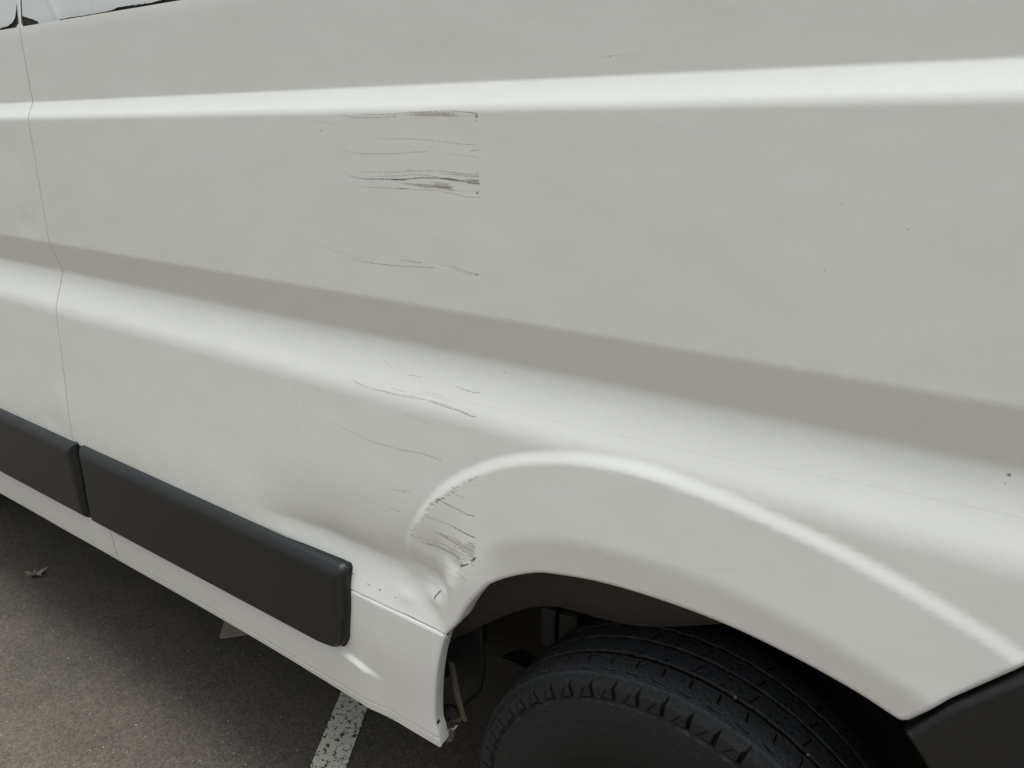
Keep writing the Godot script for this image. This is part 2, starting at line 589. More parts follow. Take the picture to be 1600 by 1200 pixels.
	scratch(im, DARK, 1.0, 0.59, [-0.8846, 1.4429, -0.8637, 1.4397, -0.8396, 1.4390, -0.8061, 1.4396, -0.7737, 1.4402, -0.7424, 1.4399, -0.7060, 1.4399, -0.6766, 1.4372, -0.6509, 1.4336, -0.6287, 1.4340])
	scratch(im, GREY, 1.8, 0.69, [-0.7801, 1.4397, -0.7611, 1.4398])
	scratch(im, TAN, 1.5, 0.54, [-0.7864, 1.4479, -0.7547, 1.4477, -0.7270, 1.4474, -0.6971, 1.4473, -0.6738, 1.4464])
	scratch(im, TAN, 1.5, 0.54, [-0.7768, 1.4472, -0.7485, 1.4469, -0.7224, 1.4467, -0.6971, 1.4464, -0.6738, 1.4454])
	scratch(im, DARK, 1.5, 0.54, [-0.7673, 1.4464, -0.7423, 1.4460, -0.7179, 1.4460, -0.6971, 1.4455, -0.6738, 1.4443])
	scratch(im, TAN, 1.5, 0.54, [-0.7578, 1.4456, -0.7361, 1.4451, -0.7134, 1.4453, -0.6971, 1.4446, -0.6738, 1.4432])
	scratch(im, TAN, 1.5, 0.54, [-0.7485, 1.4448, -0.7300, 1.4442, -0.7089, 1.4446, -0.6971, 1.4438, -0.6738, 1.4421])
	scratch(im, DARK, 1.5, 0.54, [-0.7392, 1.4441, -0.7240, 1.4434, -0.7045, 1.4439, -0.6971, 1.4429, -0.6738, 1.4410])
	scratch(im, TAN, 1.4, 0.48, [-0.7059, 1.4508, -0.6825, 1.4500])
	scratch(im, TAN, 0.8, 0.37, [-0.7071, 1.4498, -0.7059, 1.4489, -0.6825, 1.4483])
	scratch(im, TAN, 0.8, 0.37, [-0.7114, 1.4495, -0.7059, 1.4484, -0.6825, 1.4475])
	scratch(im, TAN, 1.0, 0.55, [-0.7159, 1.4514, -0.7059, 1.4508, -0.6825, 1.4497])
	scratch(im, TAN, 0.8, 0.60, [-0.7212, 1.4516, -0.7059, 1.4510, -0.6825, 1.4501])
	scratch(im, DARK, 1.4, 0.53, [-0.7094, 1.4500, -0.7059, 1.4490, -0.6825, 1.4485])
	scratch(im, TAN, 0.8, 0.63, [-0.7069, 1.4479, -0.6971, 1.4462, -0.6796, 1.4458])
	scratch(im, TAN, 0.8, 0.41, [-0.7081, 1.4475, -0.6971, 1.4461, -0.6796, 1.4453])
	scratch(im, DARK, 1.0, 0.54, [-0.7174, 1.4459, -0.6971, 1.4451, -0.6796, 1.4443])
	scratch(im, DARK, 1.0, 0.38, [-0.7067, 1.4464, -0.6971, 1.4448, -0.6796, 1.4446])
	scratch(im, DARK, 1.4, 0.37, [-0.7168, 1.4471, -0.6971, 1.4461, -0.6796, 1.4453])
	scratch(im, DARK, 1.4, 0.57, [-0.7035, 1.4463, -0.6971, 1.4446, -0.6796, 1.4443])
	scratch(im, TAN, 1.4, 0.28, [-0.6866, 1.4549, -0.6796, 1.4536, -0.6568, 1.4531])
	scratch(im, TAN, 1.4, 0.41, [-0.6930, 1.4559, -0.6796, 1.4552, -0.6568, 1.4548])
	scratch(im, TAN, 1.4, 0.30, [-0.6999, 1.4559, -0.6796, 1.4555, -0.6568, 1.4548])
	scratch(im, TAN, 0.8, 0.32, [-0.6868, 1.4557, -0.6796, 1.4548, -0.6568, 1.4540])
	scratch(im, TAN, 0.8, 0.46, [-0.6808, 1.4565, -0.6796, 1.4552, -0.6568, 1.4543])
	scratch(im, TAN, 0.8, 0.39, [-0.6470, 1.4553, -0.6296, 1.4547])
	scratch(im, TAN, 0.8, 0.47, [-0.6436, 1.4553, -0.6296, 1.4544])
	scratch(im, TAN, 1.4, 0.33, [-0.6505, 1.4552, -0.6296, 1.4549])
	scratch(im, TAN, 0.8, 0.58, [-0.6433, 1.4565, -0.6296, 1.4554])
	scratch(im, TAN, 1.0, 0.50, [-0.6505, 1.4527, -0.6296, 1.4526])
	scratch(im, TAN, 0.8, 0.39, [-0.6496, 1.4552, -0.6296, 1.4544])
	scratch(im, TAN, 1.0, 0.43, [-0.6491, 1.4552, -0.6296, 1.4546])
	scratch(im, DARK, 1.0, 0.51, [-0.6519, 1.4560, -0.6296, 1.4553])
	scratch(im, DARK, 1.4, 0.54, [-0.6491, 1.4568, -0.6297, 1.4563])
	scratch(im, DARK, 1.3, 0.69, [-0.6554, 1.4561, -0.6291, 1.4570])
	scratch(im, DARK, 1.3, 0.69, [-0.6512, 1.4520, -0.6290, 1.4516])
	scratch(im, DARK, 1.2, 0.69, [-0.6456, 1.4543, -0.6291, 1.4541])
	scratch(im, TAN, 0.8, 0.38, [-0.6349, 1.4378, -0.6299, 1.4385])
	scratch(im, DARK, 1.4, 0.41, [-0.6355, 1.4393, -0.6299, 1.4395])
	scratch(im, TAN, 1.0, 0.39, [-0.6363, 1.4386, -0.6299, 1.4390])
	scratch(im, TAN, 1.4, 0.69, [-0.6341, 1.4412, -0.6299, 1.4416])
	scratch(im, TAN, 1.0, 0.73, [-0.6350, 1.4399, -0.6299, 1.4402])
	scratch(im, TAN, 1.4, 0.44, [-0.6341, 1.4406, -0.6299, 1.4412])
	scratch(im, DARK, 1.0, 0.72, [-0.6349, 1.4401, -0.6299, 1.4409])
	scratch(im, DARK, 0.8, 0.44, [-0.6351, 1.4385, -0.6299, 1.4390])
	scratch(im, TAN, 1.0, 0.54, [-0.6767, 1.4426, -0.6510, 1.4401])
	scratch(im, LIGHT, 1.8, 0.78, [-0.6796, 1.4440, -0.6738, 1.4434])
	scratch(im, LIGHT, 1.5, 0.59, [-0.7240, 1.4445, -0.7179, 1.4451])
	scratch(im, TAN, 1.0, 0.39, [-0.8304, 1.4139, -0.8088, 1.4049])
	scratch(im, LIGHT, 1.3, 0.54, [-0.7178, 1.4658, -0.6942, 1.4656])
	scratch(im, LIGHT, 1.3, 0.49, [-0.7608, 1.4561, -0.7421, 1.4578])
	scratch(im, DARK, 1.1, 0.73, [-0.8777, 1.3277, -0.8617, 1.3249, -0.8370, 1.3240, -0.8027, 1.3244, -0.7695, 1.3257, -0.7373, 1.3280, -0.7108, 1.3294])
	scratch(im, DARK, 1.0, 0.34, [-0.9692, 1.3410, -0.9159, 1.3352, -0.8759, 1.3279])
	scratch(im, LIGHT, 1.3, 0.69, [-0.8297, 1.3354, -0.7792, 1.3349])
	scratch(im, TAN, 1.5, 0.78, [-0.7792, 1.3344, -0.7564, 1.3347, -0.7373, 1.3341])
	scratch(im, LIGHT, 1.3, 0.69, [-0.7373, 1.3336, -0.7031, 1.3332, -0.6760, 1.3322])
	scratch(im, TAN, 1.2, 0.69, [-0.7061, 1.3350, -0.6730, 1.3341, -0.6524, 1.3300, -0.6295, 1.3284])
	scratch(im, TAN, 1.2, 0.59, [-0.6730, 1.3302, -0.6553, 1.3279, -0.6409, 1.3272])
	scratch(im, TAN, 1.0, 0.36, [-0.6392, 1.3278, -0.6286, 1.3289])
	scratch(im, TAN, 1.0, 0.43, [-0.6390, 1.3277, -0.6286, 1.3288])
	scratch(im, DARK, 1.4, 0.50, [-0.6384, 1.3269, -0.6286, 1.3283])
	scratch(im, TAN, 1.0, 0.37, [-0.6359, 1.3264, -0.6286, 1.3272])
	scratch(im, TAN, 1.4, 0.39, [-0.6363, 1.3268, -0.6286, 1.3275])
	scratch(im, DARK, 1.0, 0.29, [-0.8441, 1.1704, -0.8252, 1.1623, -0.8047, 1.1538])
	scratch(im, DARK, 1.0, 0.73, [-0.7763, 1.1520, -0.7479, 1.1535])
	scratch(im, DARK, 1.1, 0.78, [-0.6780, 1.1523, -0.6556, 1.1501, -0.6402, 1.1495, -0.6293, 1.1510])
	scratch(im, DARK, 1.3, 0.83, [-0.8899, 1.1236, -0.8747, 1.1204, -0.8560, 1.1185])
	scratch(im, DARK, 1.0, 0.64, [-0.8560, 1.1185, -0.8303, 1.1186, -0.7876, 1.1190, -0.7566, 1.1220, -0.7299, 1.1228])
	scratch(im, DARK, 1.4, 0.83, [-0.7299, 1.1223, -0.7069, 1.1213, -0.6813, 1.1195, -0.6563, 1.1185, -0.6378, 1.1162, -0.6258, 1.1173])
	scratch(im, DARK, 0.9, 0.49, [-0.8560, 1.1174, -0.8159, 1.1182, -0.7737, 1.1180, -0.7298, 1.1217])
	scratch(im, DARK, 0.9, 0.49, [-0.8017, 1.1264, -0.7721, 1.1261])
	scratch(im, TAN, 0.9, 0.44, [-0.7567, 1.1273, -0.7136, 1.1307, -0.6690, 1.1297])
	scratch(im, TAN, 0.9, 0.44, [-0.7400, 1.1332, -0.6947, 1.1345])
	scratch(im, DARK, 1.0, 0.59, [-0.7265, 1.1222, -0.6941, 1.1232, -0.6625, 1.1204, -0.6409, 1.1175])
	scratch(im, TAN, 1.0, 0.49, [-0.7735, 1.0892, -0.7427, 1.0893, -0.7127, 1.0885])
	scratch(im, DARK, 1.0, 0.49, [-0.9432, 1.0391, -0.9072, 1.0341, -0.8723, 1.0284])
	scratch(im, DARK, 1.1, 0.69, [-0.8741, 1.0308, -0.8457, 1.0270, -0.8088, 1.0274, -0.7731, 1.0287, -0.7283, 1.0336, -0.7083, 1.0332, -0.6902, 1.0312])
	scratch(im, DARK, 1.1, 0.71, [-0.7960, 0.9537, -0.7797, 0.9549, -0.7654, 0.9564])
	scratch(im, DARK, 1.0, 0.59, [-0.7797, 0.9572, -0.7566, 0.9595])
	scratch(im, DARK, 1.0, 0.59, [-0.8079, 0.9166, -0.7950, 0.9161, -0.7749, 0.9172])
	scratch(im, LIGHT, 1.0, 0.59, [-0.8638, 0.8982, -0.8253, 0.8994, -0.7825, 0.9022])
	scratch(im, DARK, 1.0, 0.40, [-0.6693, 0.9895, -0.6658, 0.9892])
	scratch(im, DARK, 1.8, 0.73, [-0.7136, 0.9495, -0.7105, 0.9492])
	scratch(im, DARK, 1.0, 0.72, [-0.6759, 0.9851, -0.6720, 0.9848])
	scratch(im, TAN, 1.8, 0.88, [-0.7428, 0.9060, -0.7381, 0.9057])
	scratch(im, TAN, 1.3, 0.79, [-0.7561, 0.8832, -0.7478, 0.8829])
	scratch(im, DARK, 1.8, 0.87, [-0.7084, 0.9567, -0.7051, 0.9564])
	scratch(im, DARK, 1.8, 0.47, [-0.6215, 1.0242, -0.6173, 1.0237])
	scratch(im, DARK, 1.3, 0.86, [-0.6968, 0.9659, -0.6927, 0.9655])
	scratch(im, DARK, 1.8, 0.65, [-0.6297, 1.0204, -0.6256, 1.0200])
	scratch(im, TAN, 1.0, 0.77, [-0.7335, 0.9222, -0.7303, 0.9220])
	scratch(im, DARK, 1.8, 0.74, [-0.6997, 0.9639, -0.6935, 0.9634])
	scratch(im, TAN, 1.8, 0.76, [-0.7586, 0.8893, -0.7543, 0.8891])
	scratch(im, DARK, 1.0, 0.53, [-0.6683, 0.9908, -0.6630, 0.9903])
	scratch(im, DARK, 1.3, 0.40, [-0.6322, 1.0192, -0.6259, 1.0185])
	scratch(im, DARK, 1.8, 0.66, [-0.6733, 0.9814, -0.6683, 0.9810])
	scratch(im, DARK, 1.3, 0.54, [-0.6330, 1.0163, -0.6289, 1.0159])
	scratch(im, TAN, 1.0, 0.64, [-0.7594, 0.8840, -0.7563, 0.8839])
	scratch(im, TAN, 1.0, 0.67, [-0.7413, 0.9048, -0.7357, 0.9045])
	scratch(im, DARK, 1.8, 0.77, [-0.6640, 0.9961, -0.6605, 0.9957])
	scratch(im, DARK, 1.0, 0.53, [-0.7191, 0.9416, -0.7145, 0.9413])
	scratch(im, DARK, 1.3, 0.57, [-0.7079, 0.9555, -0.6993, 0.9549])
	scratch(im, DARK, 1.8, 0.89, [-0.6976, 0.9658, -0.6923, 0.9654])
	scratch(im, TAN, 1.0, 0.72, [-0.7479, 0.9020, -0.7434, 0.9018])
	scratch(im, TAN, 1.3, 0.74, [-0.7408, 0.9109, -0.7360, 0.9106])
	scratch(im, TAN, 1.8, 0.82, [-0.7602, 0.8763, -0.7531, 0.8760])
	scratch(im, DARK, 1.0, 0.63, [-0.7073, 0.9591, -0.6994, 0.9585])
	scratch(im, DARK, 1.8, 0.57, [-0.7238, 0.9322, -0.7161, 0.9317])
	scratch(im, TAN, 1.3, 0.51, [-0.7421, 0.9061, -0.7369, 0.9058])
	scratch(im, TAN, 1.8, 0.53, [-0.7558, 0.8808, -0.7526, 0.8807])
	scratch(im, TAN, 1.8, 0.69, [-0.7575, 0.8837, -0.7536, 0.8835])
	scratch(im, DARK, 1.0, 0.91, [-0.7025, 0.9612, -0.6950, 0.9606])
	scratch(im, DARK, 1.3, 0.74, [-0.6195, 1.0272, -0.6127, 1.0264])
	scratch(im, DARK, 1.3, 0.86, [-0.7102, 0.9544, -0.7034, 0.9539])
	scratch(im, DARK, 1.0, 0.49, [-0.7123, 0.9488, -0.7069, 0.9484])
	scratch(im, DARK, 1.0, 0.49, [-0.7180, 0.9424, -0.7116, 0.9419])
	scratch(im, DARK, 1.3, 0.72, [-0.6320, 1.0165, -0.6278, 1.0161])
	scratch(im, DARK, 1.3, 0.54, [-0.6349, 1.0178, -0.6281, 1.0171])
	scratch(im, TAN, 1.8, 0.85, [-0.7363, 0.9137, -0.7331, 0.9135])
	scratch(im, DARK, 1.3, 0.50, [-0.6850, 0.9733, -0.6782, 0.9728])
	scratch(im, TAN, 1.3, 0.53, [-0.7564, 0.8912, -0.7482, 0.8908])
	scratch(im, DARK, 1.3, 0.71, [-0.7142, 0.9526, -0.7073, 0.9521])
	scratch(im, DARK, 1.0, 0.78, [-0.6840, 0.9730, -0.6772, 0.9724])
	scratch(im, DARK, 1.8, 0.42, [-0.6444, 1.0105, -0.6385, 1.0099])
	scratch(im, DARK, 1.8, 0.39, [-0.6666, 0.9896, -0.6596, 0.9889])
	scratch(im, DARK, 1.8, 0.51, [-0.6268, 1.0210, -0.6193, 1.0203])
	scratch(im, TAN, 1.0, 0.59, [-0.7508, 0.8932, -0.7451, 0.8929])
	scratch(im, DARK, 1.8, 0.54, [-0.7153, 0.9455, -0.7099, 0.9451])
	scratch(im, TAN, 1.8, 0.85, [-0.7471, 0.9006, -0.7419, 0.9003])
	scratch(im, TAN, 1.0, 0.63, [-0.7256, 0.9317, -0.7188, 0.9313])
	scratch(im, DARK, 1.8, 0.92, [-0.6906, 0.9690, -0.6843, 0.9685])
	scratch(im, TAN, 1.0, 0.56, [-0.7458, 0.8988, -0.7370, 0.8983])
	scratch(im, TAN, 1.0, 0.55, [-0.7584, 0.8767, -0.7550, 0.8766])
	scratch(im, DARK, 1.8, 0.61, [-0.7006, 0.9621, -0.6932, 0.9615])
	scratch(im, TAN, 1.8, 0.58, [-0.7576, 0.8846, -0.7490, 0.8842])
	scratch(im, DARK, 1.3, 0.90, [-0.6867, 0.9721, -0.6809, 0.9716])
	scratch(im, DARK, 1.3, 0.75, [-0.6930, 0.9667, -0.6886, 0.9664])
	scratch(im, DARK, 1.3, 0.55, [-0.6673, 0.9883, -0.6615, 0.9878])
	scratch(im, DARK, 1.8, 0.91, [-0.6937, 0.9688, -0.6883, 0.9684])
	scratch(im, DARK, 1.0, 0.77, [-0.7202, 0.9442, -0.7159, 0.9439])
	scratch(im, DARK, 1.0, 0.61, [-0.7020, 0.9626, -0.6938, 0.9620])
	scratch(im, TAN, 1.8, 0.81, [-0.7600, 0.8809, -0.7528, 0.8806])
	scratch(im, DARK, 1.0, 0.49, [-0.7137, 0.9540, -0.7065, 0.9534])
	scratch(im, DARK, 1.3, 0.76, [-0.6830, 0.9794, -0.6746, 0.9787])
	scratch(im, DARK, 1.0, 0.89, [-0.7245, 0.9384, -0.7192, 0.9380])
	scratch(im, TAN, 1.8, 0.55, [-0.7332, 0.9193, -0.7259, 0.9189])
	scratch(im, DARK, 1.3, 0.55, [-0.6956, 0.9677, -0.6900, 0.9673])
	scratch(im, TAN, 1.3, 0.63, [-0.7551, 0.8920, -0.7479, 0.8917])
	scratch(im, DARK, 1.0, 0.62, [-0.6911, 0.9720, -0.6833, 0.9714])
	scratch(im, TAN, 1.0, 0.58, [-0.7451, 0.9079, -0.7385, 0.9075])
	scratch(im, DARK, 1.3, 0.94, [-0.7130, 0.9507, -0.7092, 0.9504])
	scratch(im, TAN, 1.0, 0.87, [-0.7293, 0.9213, -0.7242, 0.9210])
	scratch(im, DARK, 1.3, 0.91, [-0.7194, 0.9443, -0.7112, 0.9437])
	scratch(im, TAN, 1.0, 0.59, [-0.7486, 0.8980, -0.7405, 0.8976])
	scratch(im, TAN, 1.8, 0.87, [-0.7503, 0.8962, -0.7418, 0.8958])
	scratch(im, TAN, 1.0, 0.78, [-0.7475, 0.9042, -0.7426, 0.9039])
	scratch(im, TAN, 1.3, 0.91, [-0.7303, 0.9243, -0.7214, 0.9237])
	scratch(im, DARK, 1.8, 0.49, [-0.6572, 1.0002, -0.6499, 0.9995])
	scratch(im, DARK, 1.8, 0.51, [-0.6623, 0.9941, -0.6545, 0.9934])
	scratch(im, DARK, 1.0, 0.87, [-0.7043, 0.9560, -0.6965, 0.9555])
	scratch(im, DARK, 1.0, 0.48, [-0.7207, 0.9414, -0.7135, 0.9410])
	scratch(im, DARK, 1.6, 0.97, [-0.6957, 0.9675, -0.6776, 0.9652, -0.6517, 0.9622, -0.6327, 0.9594, -0.6188, 0.9610])
	scratch(im, DARK, 2.0, 0.83, [-0.6973, 0.9670, -0.6874, 0.9664])
	scratch(im, TAN, 1.2, 0.89, [-0.7277, 0.9290, -0.6971, 0.9301, -0.6707, 0.9301])
	scratch(im, DARK, 2.2, 0.97, [-0.6707, 0.9301, -0.6449, 0.9274, -0.6259, 0.9254, -0.6165, 0.9255])
	scratch(im, DARK, 1.0, 0.49, [-0.6709, 0.9875, -0.6486, 0.9859, -0.6360, 0.9843])
	scratch(im, TAN, 1.2, 0.65, [-0.7175, 0.9062, -0.6641, 0.9099, -0.6383, 0.9088, -0.6155, 0.9060])
	scratch(im, TAN, 1.2, 0.65, [-0.6674, 0.9189, -0.6543, 0.9090, -0.6382, 0.9049, -0.6155, 0.9027])
	scratch(im, DARK, 1.2, 0.65, [-0.6972, 0.9054, -0.6607, 0.9026, -0.6382, 0.9010, -0.6154, 0.8994])
	scratch(im, TAN, 1.2, 0.65, [-0.6480, 0.9181, -0.6510, 0.9017, -0.6381, 0.8971, -0.6154, 0.8961])
	scratch(im, TAN, 1.2, 0.65, [-0.6772, 0.9047, -0.6574, 0.8953, -0.6381, 0.8932, -0.6153, 0.8928])
	scratch(im, DARK, 1.2, 0.65, [-0.7074, 0.8909, -0.6639, 0.8888, -0.6380, 0.8893, -0.6152, 0.8895])
	scratch(im, TAN, 1.2, 0.65, [-0.6575, 0.9040, -0.6541, 0.8879, -0.6380, 0.8854, -0.6152, 0.8862])
	scratch(im, TAN, 1.2, 0.65, [-0.6871, 0.8903, -0.6606, 0.8814, -0.6379, 0.8815, -0.6151, 0.8829])
	scratch(im, TAN, 1.4, 0.94, [-0.7039, 0.9061, -0.6640, 0.9080, -0.6382, 0.9060, -0.6161, 0.9031])
	scratch(im, DARK, 1.4, 0.94, [-0.6925, 0.9053, -0.6595, 0.9050, -0.6363, 0.9028, -0.6160, 0.8995])
	scratch(im, TAN, 1.4, 0.94, [-0.6811, 0.9045, -0.6549, 0.9020, -0.6343, 0.8996, -0.6160, 0.8959])
	scratch(im, TAN, 1.4, 0.94, [-0.6699, 0.9037, -0.6503, 0.8991, -0.6324, 0.8963, -0.6159, 0.8923])
	scratch(im, DARK, 1.4, 0.94, [-0.6588, 0.9030, -0.6458, 0.8962, -0.6304, 0.8931, -0.6159, 0.8887])
	scratch(im, TAN, 1.0, 0.73, [-0.6329, 0.9129, -0.6162, 0.9109])
	scratch(im, DARK, 0.8, 0.73, [-0.6305, 0.9136, -0.6162, 0.9108])
	scratch(im, TAN, 1.4, 0.68, [-0.6302, 0.9141, -0.6162, 0.9109])
	scratch(im, TAN, 0.8, 0.54, [-0.6348, 0.9122, -0.6162, 0.9109])
	scratch(im, DARK, 1.4, 0.45, [-0.6339, 0.9107, -0.6162, 0.9092])
	scratch(im, DARK, 1.5, 0.83, [-0.6383, 0.9088, -0.6162, 0.9075])
	scratch(im, DARK, 1.2, 0.71, [-0.6320, 0.9126, -0.6163, 0.9151])
	scratch(im, TAN, 1.0, 0.59, [-0.7563, 0.8806, -0.7316, 0.8830, -0.6972, 0.8860])
	scratch(im, GREY, 1.5, 0.97, [-0.7352, 0.8736, -0.6972, 0.8787, -0.6705, 0.8794, -0.6508, 0.8778, -0.6395, 0.8742])
	scratch(im, TAN, 1.6, 0.71, [-0.6972, 0.8816, -0.6639, 0.8817, -0.6347, 0.8792, -0.6156, 0.8762])
	scratch(im, TAN, 1.2, 0.59, [-0.6771, 0.8871, -0.6444, 0.8857, -0.6158, 0.8832])
	scratch(im, CHIP, 4.0, 0.97, [-0.6450, 0.8661, -0.6386, 0.8698, -0.6306, 0.8749])
	scratch(im, CHIP, 2.0, 0.97, [-0.6418, 0.8718, -0.6440, 0.8664])
	scratch(im, CHIP, 3.5, 0.97, [-0.6234, 0.8831, -0.6182, 0.8878, -0.6145, 0.8927])
	scratch(im, LIGHT, 2.5, 0.97, [-0.7204, 0.8801, -0.7135, 0.8813])
	scratch(im, LIGHT, 3.0, 0.97, [-0.7066, 0.8807, -0.7012, 0.8814])
	scratch(im, LIGHT, 3.0, 0.94, [-0.6386, 0.8740, -0.6244, 0.8814])
	scratch(im, DARK, 1.1, 0.65, [-0.6913, 0.8507, -0.6645, 0.8511])
	scratch(im, DARK, 1.1, 0.59, [-0.6678, 0.8519, -0.6448, 0.8502, -0.6318, 0.8450])
	scratch(im, TAN, 1.1, 0.59, [-0.6744, 0.8393, -0.6480, 0.8418])
	scratch(im, CHIP, 3.0, 0.97, [-0.7110, 0.7731, -0.7089, 0.7794, -0.7040, 0.7856, -0.7005, 0.7906])
	scratch(im, CHIP, 2.5, 0.97, [-0.7121, 0.7736, -0.7096, 0.7733])
	scratch(im, CHIP, 3.0, 0.97, [-0.8418, 0.7424, -0.8355, 0.7426])
	scratch(im, CHIP, 1.5, 0.83, [-0.8016, 0.7421, -0.7986, 0.7410])
	scratch(im, GREY, 2.0, 0.94, [-0.9103, 0.7508, -0.9032, 0.7474])
	scratch(im, GREY, 2.0, 0.59, [-0.8706, 0.7433, -0.8626, 0.7427])
	scratch(im, DARK, 1.0, 0.71, [-0.7781, 0.7226, -0.7483, 0.7220])
	scratch(im, CHIP, 2.0, 0.71, [-0.7193, 0.8223, -0.7172, 0.8224])
	scratch(im, DARK, 1.0, 0.20, [-0.4647, 1.6020, -0.4461, 1.6046, -0.4293, 1.6044, -0.4103, 1.6028])
	scratch(im, CHIP, 1.6, 0.49, [-0.4469, 1.6040, -0.4452, 1.6039])
	scratch(im, CHIP, 3.5, 0.88, [0.0272, 1.1927, 0.0289, 1.1925])
	scratch(im, CHIP, 1.5, 0.59, [0.0263, 1.1839, 0.0268, 1.1840])
	scratch(im, DARK, 2.0, 0.69, [-0.0992, 1.4284, -0.0987, 1.4284])
	scratch(im, DARK, 1.6, 0.69, [-0.6158, 1.4687, -0.6148, 1.4687])
	scratch(im, DARK, 1.6, 0.59, [-0.1709, 1.3810, -0.1703, 1.3810])
	scratch(im, DARK, 1.4, 0.49, [-0.1639, 1.4495, -0.1633, 1.4495])
	scratch(im, DARK, 1.6, 0.69, [-0.5930, 1.1868, -0.5916, 1.1862])
	scratch(im, DARK, 1.8, 0.69, [-0.0555, 0.9147, -0.0554, 0.9138])
	scratch(im, DARK, 1.5, 0.59, [-0.5330, 0.9467, -0.5319, 0.9460])
	scratch(im, DARK, 1.0, 0.16, [-1.0094, 1.3941, -1.0142, 1.2982, -1.0326, 1.1586, -1.0319, 0.8916])
	scratch(im, DARK, 1.0, 0.15, [-1.3809, 0.9677, -1.4055, 0.7706])
	scratch(im, DARK, 1.0, 0.13, [-0.3721, 1.1389, -0.2157, 1.1453, -0.0662, 1.1528, 0.0479, 1.1562])
	scratch(im, LIGHT, 1.0, 0.34, [-1.7282, 1.1016, -1.4069, 1.0183, -1.1699, 1.0447, -1.0482, 1.0606])
	scratch(im, LIGHT, 1.0, 0.35, [-1.8121, 0.8619, -1.1943, 0.9880])
	scratch(im, LIGHT, 3.0, 0.29, [-1.2082, 1.0137, -1.1819, 1.0179])
	scratch(im, DARK, 1.0, 0.12, [-0.8159, 1.1317, -0.4582, 1.1385, -0.3635, 1.1407])
	scratch(im, TAN, 1.0, 0.24, [-0.3410, 0.9818, -0.2799, 0.9925, -0.2168, 1.0143])
	scratch(im, LIGHT, 1.0, 0.29, [-0.9702, 1.5343, -0.8842, 1.5200, -0.8040, 1.5138])


func asphalt() -> StandardMaterial3D:
	var size := 1024
	var stones := FastNoiseLite.new()
	stones.seed = 5
	stones.noise_type = FastNoiseLite.TYPE_CELLULAR
	stones.cellular_return_type = FastNoiseLite.RETURN_CELL_VALUE
	stones.frequency = 0.31
	var gaps := FastNoiseLite.new()
	gaps.seed = 5
	gaps.noise_type = FastNoiseLite.TYPE_CELLULAR
	gaps.cellular_return_type = FastNoiseLite.RETURN_DISTANCE
	gaps.frequency = 0.31
	var patches := FastNoiseLite.new()
	patches.seed = 8
	patches.frequency = 0.006
	patches.fractal_octaves = 5
	patches.fractal_gain = 0.6
	var a := stones.get_seamless_image(size, size).get_data()
	var b := gaps.get_seamless_image(size, size).get_data()
	var c := patches.get_seamless_image(size, size).get_data()
	var rgb := PackedByteArray()
	rgb.resize(size * size * 3)
	var high := PackedByteArray()
	high.resize(size * size)
	for i in size * size:
		var st := a[i] / 255.0
		var g := b[i] / 255.0
		var p := c[i] / 255.0 - 0.5
		var r := rng.randf()
		var k := 0.322 + 0.15 * (st - 0.5) + 0.09 * (r - 0.5) + 0.04 * p
		if st > 0.965:
			k += 0.16
		var warm := 0.010 * p
		rgb[3 * i] = clampi(int(255.0 * (k * 1.09 + warm)), 0, 255)
		rgb[3 * i + 1] = clampi(int(255.0 * (k * 0.99 - warm * 0.35)), 0, 255)
		rgb[3 * i + 2] = clampi(int(255.0 * (k * 0.885)), 0, 255)
		high[i] = clampi(int(255.0 * (0.5 + 0.3 * (st - 0.5) - 0.35 * (g - 0.4) + 0.12 * r)), 0, 255)
	for i in 700:                    # pale grit in the binder
		var at := rng.randi_range(0, size - 3) * size + rng.randi_range(0, size - 3)
		var k := rng.randi_range(120, 205)
		for o in [0, 1, size, size + 1].slice(0, rng.randi_range(1, 4)):
			rgb[3 * (at + o)] = k
			rgb[3 * (at + o) + 1] = k - 6
			rgb[3 * (at + o) + 2] = k - 18
	var m := plain("asphalt", Color.WHITE, 0.9, 0.35)
	m.albedo_texture = ImageTexture.create_from_image(Image.create_from_data(size, size, false, Image.FORMAT_RGB8, rgb))
	m.heightmap_enabled = true
	m.heightmap_texture = ImageTexture.create_from_image(Image.create_from_data(size, size, false, Image.FORMAT_L8, high))
	m.heightmap_scale = 0.11
	m.uv1_triplanar = true
	m.uv1_world_triplanar = true
	m.uv1_scale = Vector3.ONE / 1.7
	return m


func road_paint() -> StandardMaterial3D:
	var w := 128
	var h := 2048
	var n := FastNoiseLite.new()
	n.seed = 21
	n.noise_type = FastNoiseLite.TYPE_CELLULAR
	n.cellular_return_type = FastNoiseLite.RETURN_DISTANCE2_SUB
	n.frequency = 0.085
	n.domain_warp_enabled = true
	n.domain_warp_amplitude = 9.0
	n.domain_warp_frequency = 0.06
	var n2 := FastNoiseLite.new()
	n2.seed = 4
	n2.frequency = 0.035
	n2.fractal_octaves = 4
	var im := Image.create(w, h, false, Image.FORMAT_RGBA8)
	for y in h:
		for x in w:
			var edge := minf(x, w - 1 - x)
			var worn := n.get_noise_2d(x, y * 0.8) + 0.55 * n2.get_noise_2d(x, y)
			var on := worn > -0.84 - minf(edge, 6.0) * 0.015 + (0.35 if edge < 2 else 0.0)
			var k := 0.86 + 0.08 * n2.get_noise_2d(x * 2.0, y * 2.0 + 300.0) + 0.06 * (rng.randf() - 0.5)
			im.set_pixel(x, y, Color(k, k * 0.965, k * 0.88, 1.0 if on else 0.0))
	var m := plain("road_paint", Color.WHITE, 0.85, 0.3)
	m.albedo_texture = ImageTexture.create_from_image(im)
	m.transparency = BaseMaterial3D.TRANSPARENCY_ALPHA_SCISSOR
	m.alpha_scissor_threshold = 0.5
	return m


